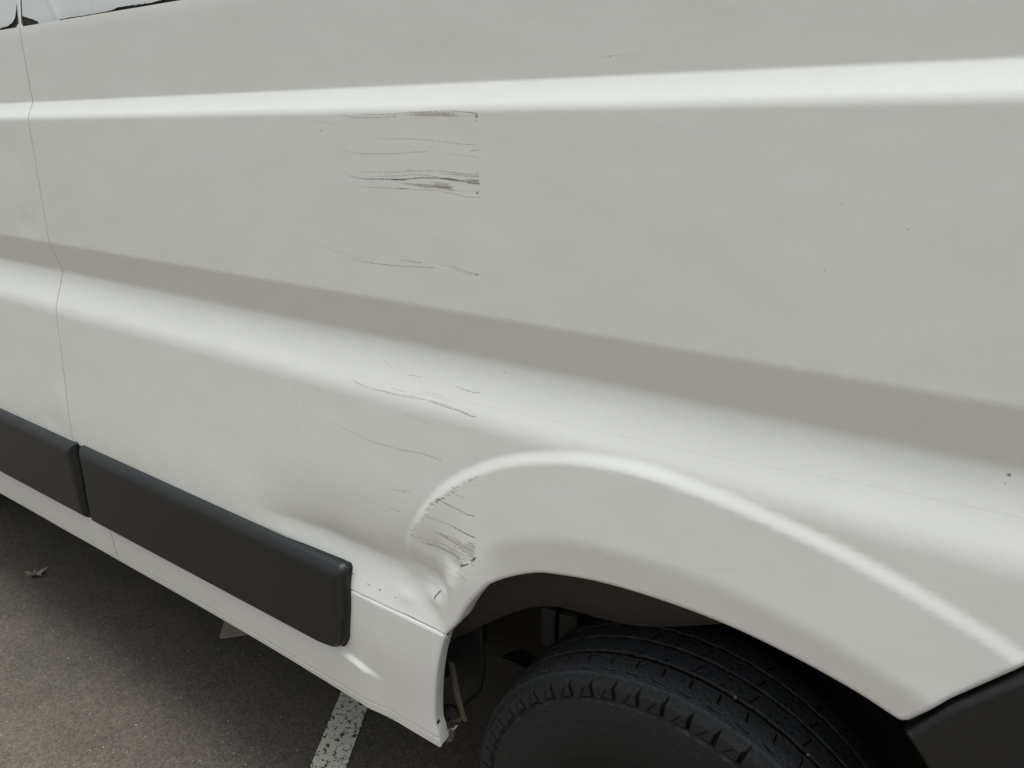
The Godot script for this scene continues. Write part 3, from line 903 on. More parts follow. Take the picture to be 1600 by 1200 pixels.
func materials() -> void:
	var p := plain("paint", Color.WHITE, 0.31, 0.5)
	p.albedo_texture = paint_print()
	p.texture_repeat = false
	var w := plain("white_metal", Color(0.905, 0.893, 0.859), 0.31, 0.5)
	w.clearcoat_enabled = false
	plain("white_film", Color(0.815, 0.815, 0.80), 0.24, 0.5)
	grain("glue", Color(0.24, 0.22, 0.20), 0.8, 0.4, 22.0)
	plain("glass", Color(0.02, 0.022, 0.024), 0.08, 0.5)
	grain("black_plastic", Color(0.10, 0.10, 0.10), 0.44, 0.12, 5.0)
	grain("seal", Color(0.10, 0.10, 0.10), 0.7, 0.3, 9.0)
	grain("rubber", Color(0.335, 0.34, 0.352), 0.62, 0.4, 7.0, 0.4)
	M["rubber"].vertex_color_use_as_albedo = true
	grain("wheel_well", Color(0.28, 0.262, 0.24), 0.9, 0.25, 6.0, 0.3)
	grain("chassis", Color(0.235, 0.215, 0.185), 0.9, 0.25, 6.0, 0.3)
	grain("bracket", Color(0.37, 0.35, 0.30), 0.85, 0.25, 9.0, 0.3)
	grain("rust", Color(0.54, 0.50, 0.43), 0.9, 0.6, 14.0, 0.3)
	grain("steel", Color(0.35, 0.35, 0.36), 0.5, 0.3, 6.0)
	M["steel"].metallic = 0.7
	grain("cardboard", Color(0.78, 0.69, 0.62), 0.9, 0.4, 12.0, 0.2)
	grain("leaf", Color(0.74, 0.67, 0.54), 0.8, 0.5, 24.0, 0.3)
	grain("stone", Color(0.62, 0.60, 0.55), 0.9, 0.4, 30.0, 0.3)
	asphalt()
	road_paint()


# ---------------------------------------------------------------- the ground

func setting() -> void:
	var pl := PlaneMesh.new()
	pl.size = Vector2(160, 160)
	var g := obj("ground", pl, M.asphalt)
	g.set_meta("kind", "structure")
	var along := Vector3(0.505, 0, 0.863).normalized()
	var side := Vector3(along.z, 0, -along.x) * 0.047
	var mid := Vector3(-1.268, 0.004, -0.2)
	var st := SurfaceTool.new()
	st.begin(Mesh.PRIMITIVE_TRIANGLES)
	var a := mid - along * 1.6
	var b := mid + along * 2.6
	var q := [a - side, b - side, b + side, a + side]
	var uvs := [V(0, 0), V(0, 2.9), V(1, 2.9), V(1, 0)]
	for k in [0, 2, 1, 0, 3, 2]:
		st.set_uv(uvs[k])
		st.set_normal(Vector3.UP)
		st.add_vertex(q[k])
	var line := obj("parking_line", st.commit(), M.road_paint)
	line.set_meta("kind", "structure")


# ---------------------------------------------------------------- the van

func van() -> void:
	var van_root := Node3D.new()
	van_root.name = "van"
	add_child(van_root)
	tag(van_root, "white panel van with scratched and dented side above its rear wheel", "van")
	side_panels(van_root)
	sills(van_root)
	windows(van_root)
	strips(van_root)
	bumper(van_root)
	wheel_house(van_root)
	body(van_root)
	var w := wheel(van_root)
	w.position = Vector3(-0.318, 0.351, 0)
	w.scale = Vector3(1.026, 1.026, 1.0)
	var w2 := w.duplicate()
	van_root.add_child(w2, true)
	w2.name = "wheel_001"
	w2.position = Vector3(-3.755, 0.357, 0)


func side_panels(v: Node3D) -> void:
	var ys := rows([0.716, 0.004, 0.90, 0.005, 1.11, 0.004, 1.185, 0.0022, 1.280, 0.006, 1.535, 0.0025, 1.575, 0.0011, 1.590, 0.006, 1.75, 0.05, 2.35])
	var xs := rows([SEAM + 0.0016, 0.006, -1.30, 0.005, -0.90, 0.0035, -0.60, 0.0055, 0.11, 0.04, 0.75])
	var p := obj("side_panel", patch(xs, ys, flank, rear_keep), M.paint, v)
	p.set_meta("label", "rear side panel with deep scratches and a crumpled corner at the wheel arch")
	var xd := rows([-3.1, 0.05, -2.45, 0.007, SEAM - 0.0016])
	var yd := rows([0.716, 0.006, 1.11, 0.005, 1.185, 0.0022, 1.280, 0.006, 1.535, 0.0025, 1.575, 0.0011, 1.590, 0.006, 1.75, 0.05, 2.35])
	obj("side_door", patch(xd, yd, flank, door_keep), M.white_metal, v)
	# the folded edges of both sheets along the joint, and the dark rubber behind it
	for s in [-1.0, 1.0]:
		var l1 := []
		var l2 := []
		for y in yd:
			if y > SPLIT and y < 2.3:
				var x: float = SEAM + s * 0.0016
				var z := flank(x, y)
				l1.append(Vector3(x, y, z))
				l2.append(Vector3(x, y, z - 0.012))
		obj("edge_fold", loft([l1, l2]), M.white_metal, v)
	var b1 := []
	var b2 := []
	for y in [0.45, 0.72, 1.12, 1.199, 1.268, 1.549, 1.582, 1.735, 2.3]:
		b1.append(Vector3(SEAM - 0.01, y, base_z(y) - 0.010))
		b2.append(Vector3(SEAM + 0.01, y, base_z(y) - 0.010))
	obj("door_seal", loft([b1, b2]), M.seal, v)
	# turned-in lip of the wheel opening
	var o1 := []
	var o2 := []
	var o3 := []
	for i in arch.size() - 9:
		var q := arch[i]
		if q.y < 0.722:
			continue
		var z := flank(q.x, q.y)
		o1.append(Vector3(q.x, q.y, z))
		o2.append(Vector3(q.x, q.y, z - 0.004) + Vector3(0.001, -0.001, 0))
		o3.append(Vector3(q.x, q.y, z - 0.020 - 0.016 * (1.0 - ease01(-0.67, -0.46, q.x))))
	var k1 := []
	var k2 := []
	for x in rows([-1.85, 0.05, -0.95, 0.01, -0.682]):
		var z := minf(flank(x, SPLIT + 0.004), sill_z(x, SPLIT - 0.004))
		k1.append(Vector3(x, SPLIT + 0.012, z - 0.0035))
		k2.append(Vector3(x, SPLIT - 0.012, z - 0.0035))
	obj("joint_backing", loft([k1, k2]), M.white_metal, v)
	obj("arch_lip", loft([o1, o2, o3]), M.white_metal, v)


func sills(v: Node3D) -> void:
	var ys := rows([0.430, 0.003, 0.515, 0.006, 0.55, 0.0025, 0.585, 0.008, 0.700, 0.0016, 0.722])
	var cut := -1.80
	var front := patch(rows([-3.3, 0.04, -2.6, 0.012, cut - 0.0012]), ys, sill_z, sill_keep)
	obj("sill", front, M.white_metal, v)
	var rear := obj("sill", patch(rows([cut + 0.0006, 0.010, -1.10, 0.006, -0.658]), ys, sill_z, sill_keep), M.white_metal, v)
	rear.set_meta("label", "rear sill end, dusty and broken at its lower corner")
	var lip1 := []
	var lip2 := []
	var lip3 := []
	for i in arch.size():
		if arch[i].y < 0.7205 and arch[i].y > 0.449 and arch[i].x < -0.6:
			var z := sill_z(arch[i].x, arch[i].y)
			lip1.append(Vector3(arch[i].x, arch[i].y, z))
			lip2.append(Vector3(arch[i].x + 0.001, arch[i].y, z - 0.005))
			lip3.append(Vector3(arch[i].x - 0.002, arch[i].y, z - 0.024))
	obj("sill_end_flange", loft([lip1, lip2, lip3]), M.white_metal, v)
	# the underside of the sill, folded in towards the floor
	var u := [[], [], [], []]
	for x in rows([-3.3, 0.05, -0.72]):
		var y := sill_bottom(x)
		var z := sill_z(x, y)
		var rise := 0.10 * (1.0 - ease01(-0.95, -0.80, x)) + 0.004
		u[0].append(Vector3(x, y, z))
		u[1].append(Vector3(x, y - 0.004, z - 0.006))
		u[2].append(Vector3(x, y + 0.002, z - 0.045))
		u[3].append(Vector3(x, y + rise, z - 0.07))
	obj("sill_underside", loft(u), M.white_metal, v)
	obj("drain_hole", plate_mesh([V(-0.0035, -0.003), V(0.0035, -0.002), V(0.003, 0.005), V(-0.003, 0.004)], Transform3D(Basis(Vector3.UP, PI / 2), Vector3(-0.7185, 0.503, 0.030)), 0.001), M.seal, v)
	# torn metal behind the corner
	var torn := SurfaceTool.new()
	torn.begin(Mesh.PRIMITIVE_TRIANGLES)
	plate(torn, [V(-0.040, -0.004), V(-0.016, -0.013), V(0.004, -0.012), V(0.020, 0.002), V(0.021, 0.014), V(0.014, 0.008), V(0.008, 0.020), V(-0.002, 0.010), V(-0.010, 0.018), V(-0.022, 0.011), V(-0.040, 0.016)], Transform3D(Basis(Vector3.UP, 0.9), Vector3(-0.736, 0.444, -0.004)), 0.002)
	plate(torn, [V(-0.012, -0.012), V(0.0, -0.017), V(0.006, -0.004), V(0.011, -0.009), V(0.014, 0.012), V(0.004, 0.006), V(-0.004, 0.013), V(-0.010, 0.004)], Transform3D(Basis(Vector3(0.3, 1, 0).normalized(), 0.8), Vector3(-0.726, 0.456, -0.022)), 0.0025)
	plate(torn, [V(-0.010, -0.010), V(0.004, -0.013), V(0.011, 0.002), V(0.005, 0.011), V(0.0, 0.003), V(-0.008, 0.008)], Transform3D(Basis(Vector3(-0.4, 1, 0.2).normalized(), 1.1), Vector3(-0.720, 0.448, 0.0)), 0.002)
	torn.generate_normals()
	obj("torn_metal", torn.commit(), M.rust, v)


# lower edge of the torn film above the window's lower edge, in metres
func film_edge(x: float) -> float:
	var j := 0.0012 * absf(wave.get_noise_2d(x * 130.0, 2.0)) + 0.0010 * absf(wave.get_noise_2d(x * 420.0, 9.0))
	if x > SEAM:
		var p := [V(-1.912, 0.024), V(-1.902, 0.023), V(-1.893, 0.019), V(-1.872, 0.015), V(-1.850, 0.010), V(-1.830, 0.005), V(-1.826, 0.0), V(-1.74, 0.0), V(-1.73, 0.0012), V(-1.69, 0.002), V(-1.64, 0.001), V(-1.55, 0.0015), V(-1.525, 0.0025), V(-1.51, 0.0055), V(-1.46, 0.0050), V(-1.40, 0.0035), V(-1.37, 0.0048), V(-1.33, 0.0075), V(-1.1, 0.006), V(-0.3, 0.006)]
		for i in p.size() - 1:
			if x < p[i + 1].x:
				var h := lerpf(p[i].y, p[i + 1].y, (x - p[i].x) / (p[i + 1].x - p[i].x))
				return h + (j if h > 0.001 else -0.004)
		return 0.008
	var d := SEAM - x
	return 0.002 + 1.4 * j + 0.030 * exp(-d / 0.028) + 0.12 * exp(-d / 0.007)


func windows(v: Node3D) -> void:
	for w in [[SEAM + 0.012, -0.352, "rear"], [-2.998, SEAM - 0.008, "door"]]:
		var ys := rows([1.725, 0.03, 2.23])
		var xs := rows([w[0] - 0.004, 0.05, w[1] + 0.004])
		var g := obj("side_window", patch(xs, ys, func(x: float, y: float) -> float: return base_z(y) - 0.0045, func(_x: float, _y: float) -> float: return 1.0), M.glue, v)
		g.set_meta("label", "covered window whose dark glass shows along the peeling edge")
		var fx := rows([w[0] + 0.001, 0.003, -1.2, 0.02, w[1] - 0.002]) if w[2] == "rear" else rows([w[0], 0.03, -2.3, 0.0025, w[1] - 0.001])
		var fy := rows([1.733, 0.0012, 1.765, 0.003, 1.86, 0.03, 2.215])
		var keep := func(x: float, y: float) -> float: return minf(y - FILM - film_edge(x), 2.2 - y)
		var skin := func(x: float, y: float) -> float:
			var z := base_z(y) - 0.0018 + 0.0006 * wave.get_noise_2d(x * 6.0, y * 5.0)
			var f1 := (x + 1.735) * 0.75 + (y - 1.735) * 0.66
			var f2 := (x + 1.615) * 0.98 - (y - 1.745) * 0.2
			if y > 1.735 and x > -1.85 and x < -1.5:
				z += 0.0010 * exp(-pow(f1 / 0.010, 2)) + 0.0008 * exp(-pow(f2 / 0.010, 2))
			return z
		obj("window_film", patch(fx, fy, skin, keep), M.white_film, g)
	# rubber joint between the two windows
	var st := SurfaceTool.new()
	st.begin(Mesh.PRIMITIVE_TRIANGLES)
	var l := [[], [], [], []]
	for y in rows([FILM - 0.002, 0.03, 2.22]):
		var z := base_z(y)
		var k := ease01(FILM, FILM + 0.05, y)
		l[0].append(Vector3(SEAM - 0.001, y, z - 0.004))
		l[1].append(Vector3(SEAM - 0.001 - 0.002 * k, y, z - 0.0005))
		l[2].append(Vector3(SEAM - 0.002 - 0.006 * k, y, z - 0.0005))
		l[3].append(Vector3(SEAM - 0.002 - 0.006 * k, y, z - 0.006))
	loft_into(st, l, false)
	st.generate_normals()
	obj("window_trim", st.commit(), M.white_metal, v)


func strips(v: Node3D) -> void:
	# black rub strips: rounded slabs that stand proud of the panel
	for s in [[-3.06, -1.884, 0.02, 0.003], [-1.862, -0.906, 0.004, 0.034]]:
		var x0: float = s[0]
		var x1: float = s[1]
		var rl: float = s[2]
		var rr: float = s[3]
		var dist := func(x: float, y: float) -> float:
			var top := 0.772 if x > -1.9 else 0.769
			var bot := lerpf(0.552, 0.572, clampf((x + 2.4) / 1.5, 0.0, 1.0)) + 0.010 * ease01(-1.0, -0.91, x)
			var r := rl if x < (x0 + x1) / 2 else (rr if y < 0.67 else minf(rr, 0.018))
			var xx := x + 0.16 * hinge(0.690 - y, 0.03) * ease01(-1.1, -0.95, x)
			var q := V(absf(xx - (x0 + x1) / 2) - (x1 - x0) / 2 + r, absf(y - (top + bot) / 2) - (top - bot) / 2 + r)
			return r - V(maxf(q.x, 0), maxf(q.y, 0)).length() - minf(maxf(q.x, q.y), 0.0)
		var face := func(x: float, y: float) -> float:
			var d: float = dist.call(x, y)
			var wide := 0.030 if y > 0.66 else 0.020
			var e := 1.0 - clampf(d / wide, 0.0, 1.0)
			var z := 0.0525 + 0.0165 * (1.0 - pow(e, 2.6))
			if d < 0.003:
				z -= 0.006 * pow(1.0 - clampf(d / 0.003, -0.5, 1.0), 2)
			return z
		var xs := rows([x0, 0.02, x0 + 0.4, 0.006, x1 - 0.05, 0.002, x1])
		if x0 > -2.0:
			xs = rows([x0, 0.002, x0 + 0.03, 0.007, x1 - 0.06, 0.002, x1])
		var ys := rows([0.548, 0.002, 0.600, 0.008, 0.735, 0.0022, 0.774])
		var o := obj("rub_strip", patch(xs, ys, face, dist), M.black_plastic, v)
		var rim := PackedVector2Array([V(x0 + 0.001, 0.556), V(x1 - rr - 0.018, 0.580), V(x1 - 0.026, 0.586), V(x1 - 0.015, 0.605), V(x1 - 0.003, 0.69), V(x1 - 0.003, 0.762), V(x1 - 0.008, 0.768), V(x0 + 0.001, 0.7685)])
		if x1 < -1.0:
			rim = PackedVector2Array([V(x0 + 0.01, 0.555), V(x1 - 0.001, 0.559), V(x1 - 0.001, 0.767), V(x0 + 0.01, 0.767)])
		var a := []
		var b := []
		for i in rim.size() + 1:
			var q := rim[i % rim.size()]
			a.append(Vector3(q.x, q.y, 0.0525))
			b.append(Vector3(q.x, q.y, 0.030))
		obj("strip_back", loft([a, b], false), M.seal, o)
	# the dark slot between the two strips
	obj("strip_gap", box_mesh(Vector3(-1.886, 0.556, 0.02), Vector3(-1.859, 0.766, 0.0475)), M.seal, v)


func bumper(v: Node3D) -> void:
	var xs := rows([-0.014, 0.004, 0.16, 0.03, 0.74])
	var ys := rows([0.34, 0.03, 0.62, 0.012, 0.84, 0.004, 1.072])
	var keep := func(x: float, y: float) -> float: return inside(bumper_shape, V(x, y))
	var face := func(x: float, y: float) -> float:
		var d := inside(bumper_shape, V(x, y))
		var e := 1.0 - clampf(d / 0.007, 0.0, 1.2)
		return 0.046 - 0.006 * e * e
	var o := obj("rear_bumper", patch(xs, ys, face, keep), M.black_plastic, v)
	var a := []
	var b := []
	for q in bumper_shape:
		a.append(Vector3(q.x, q.y, face.call(q.x, q.y)))
		b.append(Vector3(q.x, q.y, 0.0))
	obj("bumper_edge", loft([a, b]), M.black_plastic, o)
	# rubber and sheet edge in the joint above the bumper
	var g1 := []
	var g2 := []
	for q in [V(-0.012, 0.884), V(0.021, 0.941), V(0.077, 1.009), V(0.12, 1.045), V(0.2, 1.07), V(0.74, 1.08)]:
		g1.append(Vector3(q.x - 0.004, q.y + 0.006, 0.026))
		g2.append(Vector3(q.x + 0.012, q.y - 0.016, 0.022))
	obj("bumper_seal", loft([g1, g2]), M.seal, v)
	var h1 := []
	var h2 := []
	for q in [V(-0.010, 0.894), V(0.021, 0.941), V(0.077, 1.009), V(0.12, 1.045), V(0.2, 1.07), V(0.74, 1.08)]:
		var z := flank(q.x, q.y)
		h1.append(Vector3(q.x, q.y, z))
		h2.append(Vector3(q.x, q.y, z - 0.012))
	obj("panel_fold", loft([h1, h2]), M.white_metal, v)


func wheel_house(v: Node3D) -> void:
	# inner arch: a rolled sheet that runs in from the opening
	var upper := PackedVector2Array()
	for i in arch.size() - 9:
		if arch[i].y > 0.655:
			upper.append(arch[i])
	upper = resample(upper, 60)
	var lower := resample(smooth_curve([V(-0.765, 0.597), V(-0.748, 0.616), V(-0.720, 0.638), V(-0.675, 0.679), V(-0.618, 0.726), V(-0.579, 0.753), V(-0.528, 0.776), V(-0.480, 0.783), V(-0.43, 0.790), V(-0.37, 0.805), V(-0.31, 0.832), V(-0.25, 0.862), V(-0.19, 0.890), V(-0.12, 0.912), V(-0.05, 0.912), V(0.0, 0.90)], 5), 60)
	var r := [[], [], [], [], []]
	for i in 60:
		var q := upper[i]
		var p := lower[i]
		var out := (q - V(-0.303, 0.55)).normalized()
		r[0].append(Vector3(q.x + out.x * 0.010, q.y + out.y * 0.010, 0.018))
		r[1].append(Vector3(q.x + out.x * 0.012, q.y + out.y * 0.008, -0.020))
		r[2].append(Vector3(lerpf(q.x, p.x, 0.6), lerpf(q.y, p.y, 0.55), -0.048))
		r[3].append(Vector3(p.x, p.y, -0.060))
		r[4].append(Vector3(p.x + out.x * 0.004, p.y + out.y * 0.004, -0.085))
	obj("inner_arch", loft(r), M.wheel_well, v)
	var st := SurfaceTool.new()
	st.begin(Mesh.PRIMITIVE_TRIANGLES)
	box_into(st, Vector3(-0.86, 1.02, -0.72), Vector3(0.34, 1.05, 0.0))
	box_into(st, Vector3(-0.86, 0.46, -0.76), Vector3(0.34, 1.05, -0.72))
	box_into(st, Vector3(-0.90, 0.40, -0.72), Vector3(-0.86, 1.05, -0.03))
	box_into(st, Vector3(0.34, 0.40, -0.72), Vector3(0.38, 1.05, 0.02))
	st.generate_normals()
	obj("wheel_housing", st.commit(), M.chassis, v)
	obj("chassis_rail", box_mesh(Vector3(-3.2, 0.40, -0.50), Vector3(0.7, 0.56, -0.42)), M.chassis, v)
	# a shield with a lozenge-shaped hole in front of the axle
	var hole := PackedVector2Array([V(-0.836, 0.364), V(-0.764, 0.425), V(-0.703, 0.421), V(-0.753, 0.350)])
	var keep := func(x: float, y: float) -> float: return -inside(hole, V(x, y))
	var tilt := func(x: float, y: float) -> float: return -0.30 - 0.15 * (y - 0.39)
	obj("heat_shield", patch(rows([-1.0, 0.02, -0.40]), rows([0.20, 0.012, 0.80]), tilt, keep), M.chassis, v)
	obj("pit_shade", box_mesh(Vector3(-0.86, 0.32, -0.42), Vector3(-0.67, 0.46, -0.36)), M.seal, v)  # dark box added behind the hole, standing in for its shade
	for b in [[-0.676, 0.536, 0.030, 0.092, -0.275], [-0.631, 0.540, 0.038, 0.084, -0.280]]:
		var w: float = b[2] / 2
		var h: float = b[3] / 2
		obj("chassis_bracket", plate_mesh([V(-w, -h + 0.01), V(-w + 0.01, -h), V(w, -h), V(w, h), V(-w, h)], Transform3D(Basis(Vector3.UP, 0.25), Vector3(b[0], b[1], b[4])), 0.05), M.bracket, v)
	obj("chassis_loop", loft([[Vector3(-0.616, 0.48, -0.27), Vector3(-0.612, 0.555, -0.27), Vector3(-0.600, 0.574, -0.27), Vector3(-0.54, 0.590, -0.27)], [Vector3(-0.608, 0.48, -0.26), Vector3(-0.604, 0.548, -0.26), Vector3(-0.596, 0.565, -0.26), Vector3(-0.54, 0.580, -0.26)]], false), M.seal, v)
	# black flanged plate and bent bar in the end of the sill
	var bp := SurfaceTool.new()
	bp.begin(Mesh.PRIMITIVE_TRIANGLES)
	plate(bp, [V(-0.80, 0.60), V(-0.735, 0.640), V(-0.716, 0.628), V(-0.711, 0.535), V(-0.720, 0.480), V(-0.765, 0.425), V(-0.80, 0.43)], Transform3D(Basis(), Vector3(0, 0, -0.100)), 0.004)
	var e1 := [Vector3(-0.735, 0.640, -0.10), Vector3(-0.716, 0.628, -0.10), Vector3(-0.711, 0.535, -0.10), Vector3(-0.720, 0.480, -0.10), Vector3(-0.765, 0.425, -0.10)]
	var e2 := []
	for q in e1:
		e2.append(q + Vector3(0.006, 0.002, 0.016))
	bp.generate_normals()
	var fp := obj("flange_plate", bp.commit(), M.seal, v)
	obj("plate_flange", loft([e1, e2], false), M.bracket, fp)  # flange given a lighter colour to stand for its lit edge
	var bar := []
	var path := [Vector3(-0.745, 0.578, -0.040), Vector3(-0.736, 0.550, -0.036), Vector3(-0.726, 0.515, -0.033), Vector3(-0.718, 0.482, -0.034), Vector3(-0.716, 0.455, -0.040)]
	for k in 7:
		var a := TAU * k / 6.0
		var line := []
		for i in path.size():
			var wob := 1.0 + 0.18 * sin(i * 3.1 + k)
			line.append(path[i] + Vector3(cos(a) * 0.0085 * wob, sin(a) * 0.003, sin(a) * 0.006 * wob))
		bar.append(line)
	obj("bent_bar", loft(bar), M.rust, v)
	var clod := SphereMesh.new()
	clod.radius = 0.016
	clod.height = 0.030
	clod.radial_segments = 14
	clod.rings = 8
	var lump := SurfaceTool.new()
	lump.begin(Mesh.PRIMITIVE_TRIANGLES)
	lump.append_from(clod, 0, Transform3D(Basis().scaled(Vector3(1.1, 0.8, 1)), Vector3(-0.742, 0.468, -0.03)))
	lump.append_from(clod, 0, Transform3D(Basis().scaled(Vector3(0.7, 0.9, 0.8)), Vector3(-0.728, 0.455, -0.035)))
	obj("mud_clod", lump.commit(), M.wheel_well, v)


func body(v: Node3D) -> void:
	# the rest of the van: cab, roof, far side, ends and floor
	var cab := PackedVector2Array([V(-3.1035, 0.44), V(-3.1035, 2.35), V(-3.62, 2.33), V(-4.35, 1.62), V(-4.78, 1.18), V(-4.92, 0.95), V(-4.93, 0.44)])
	var keep := func(x: float, y: float) -> float: return minf(inside(cab, V(x, y)), V(x + 3.755, y - 0.40).length() - 0.43)
	var glass := PackedVector2Array([V(-3.2, 1.50), V(-3.2, 2.05), V(-3.66, 2.05), V(-4.15, 1.56)])
	var skin := func(x: float, y: float) -> float: return base_z(y) - 0.25 * pow(clampf((-4.1 - x) / 0.85, 0.0, 1.0), 2)
	obj("cab_side", patch(rows([-4.95, 0.03, -3.1]), rows([0.42, 0.03, 2.38]), skin, keep), M.white_metal, v)
	obj("cab_window", patch(rows([-4.2, 0.02, -3.19]), rows([1.49, 0.02, 2.06]), func(x: float, y: float) -> float: return skin.call(x, y) + 0.002, func(x: float, y: float) -> float: return inside(glass, V(x, y))), M.glass, v)
	var roof_line := [V(-0.115, 2.345), V(-0.135, 2.40), V(-0.19, 2.445), V(-0.5, 2.49), V(-1.0, 2.51), V(-1.5, 2.49), V(-1.82, 2.445), V(-1.87, 2.40), V(-1.89, 2.345)]
	var lines := []
	for x in [-3.6, -1.4, 0.75]:
		var l := []
		for q in roof_line:
			l.append(Vector3(x, q.y, q.x))
		lines.append(l)
	obj("roof", loft(lines), M.white_metal, v)
	obj("far_side", box_mesh(Vector3(-4.6, 0.42, -2.03), Vector3(0.75, 2.36, -1.90)), M.white_metal, v)
	obj("rear_door", box_mesh(Vector3(0.75, 0.40, -2.0), Vector3(0.80, 2.36, -0.01)), M.white_metal, v)
	var nose := []
	for z in [-0.08, -1.0, -1.92]:
		nose.append([Vector3(-3.6, 2.42, z), Vector3(-4.36, 1.64, z), Vector3(-4.80, 1.20, z), Vector3(-4.95, 0.95, z), Vector3(-4.95, 0.42, z)])
	obj("nose", loft(nose, false), M.white_metal, v)
	var fl := SurfaceTool.new()
	fl.begin(Mesh.PRIMITIVE_TRIANGLES)
	box_into(fl, Vector3(-4.9, 0.53, -1.92), Vector3(-0.90, 0.56, -0.03))
	box_into(fl, Vector3(-0.90, 0.57, -1.92), Vector3(0.76, 0.60, -0.76))
	fl.generate_normals()
	obj("floor_pan", fl.commit(), M.chassis, v)


# ---------------------------------------------------------------- wheel

const PITCHES := 52

func notch(d: float, half: float, soft := 0.0006) -> float:
	return 1.0 - ease01(half - soft, half + soft, absf(d))


# how deep the rubber is cut at a place: u along one tread pitch in metres, s across from the sidewall edge in metres
func tread_cut(u: float, s: float, pitch: float, k: int) -> float:
	var cut := 0.0
	if s < 0.066 and s > -0.002:
		# shoulder block: slot between blocks, raked sipe and the short sipe at its foot
		var slot := u - (pitch - 0.0035) - 0.30 * maxf(s - 0.026, 0.0)
		var half := 0.0025 - 0.0011 * ease01(0.024, 0.034, s)
		var deep := 0.0065 * (1.0 - 0.5 * ease01(0.024, 0.034, s)) * (1.0 - ease01(0.046, 0.050, s))
		cut = maxf(cut, deep * notch(slot, half) * ease01(0.0, 0.004, s))
		if s < 0.026:
			var rake := u - (0.012 + (s - 0.004) * 0.80)
			if s > 0.004 and s < 0.0215:
				cut = maxf(cut, 0.0030 * notch(rake, 0.0010))
			if u > 0.016 and u < pitch - 0.006:
				cut = maxf(cut, 0.0030 * notch(s - 0.0058, 0.0010))
		if s > 0.046 and s < 0.064 and u > 0.010 and u < 0.032:
			cut = maxf(cut, 0.003 * notch(s - 0.055 - 0.22 * maxf(0.018 - u, 0.0), 0.0010))
	if s > 0.068 and s < 0.088:
		cut = maxf(cut, 0.0035 * notch(u - 0.5 * pitch + 0.10 * (s - 0.07), 0.0012))
	# round grooves
	for c in [0.094, 0.137, 0.180]:
		var w := 0.0034 if c < 0.1 else 0.0024
		cut = maxf(cut, 0.0065 * (1.0 - ease01(w - 0.0008, w + 0.0010, absf(s - c + 0.0006 * sin(u / pitch * TAU)))))
	for c in [0.1155, 0.158, 0.2]:
		if absf(s - c) < 0.013 and (absf(s - c) > 0.005 or k % 2 == 0):
			cut = maxf(cut, 0.003 * notch(u - 0.4 * pitch - 0.35 * (s - c), 0.0010))
	return cut


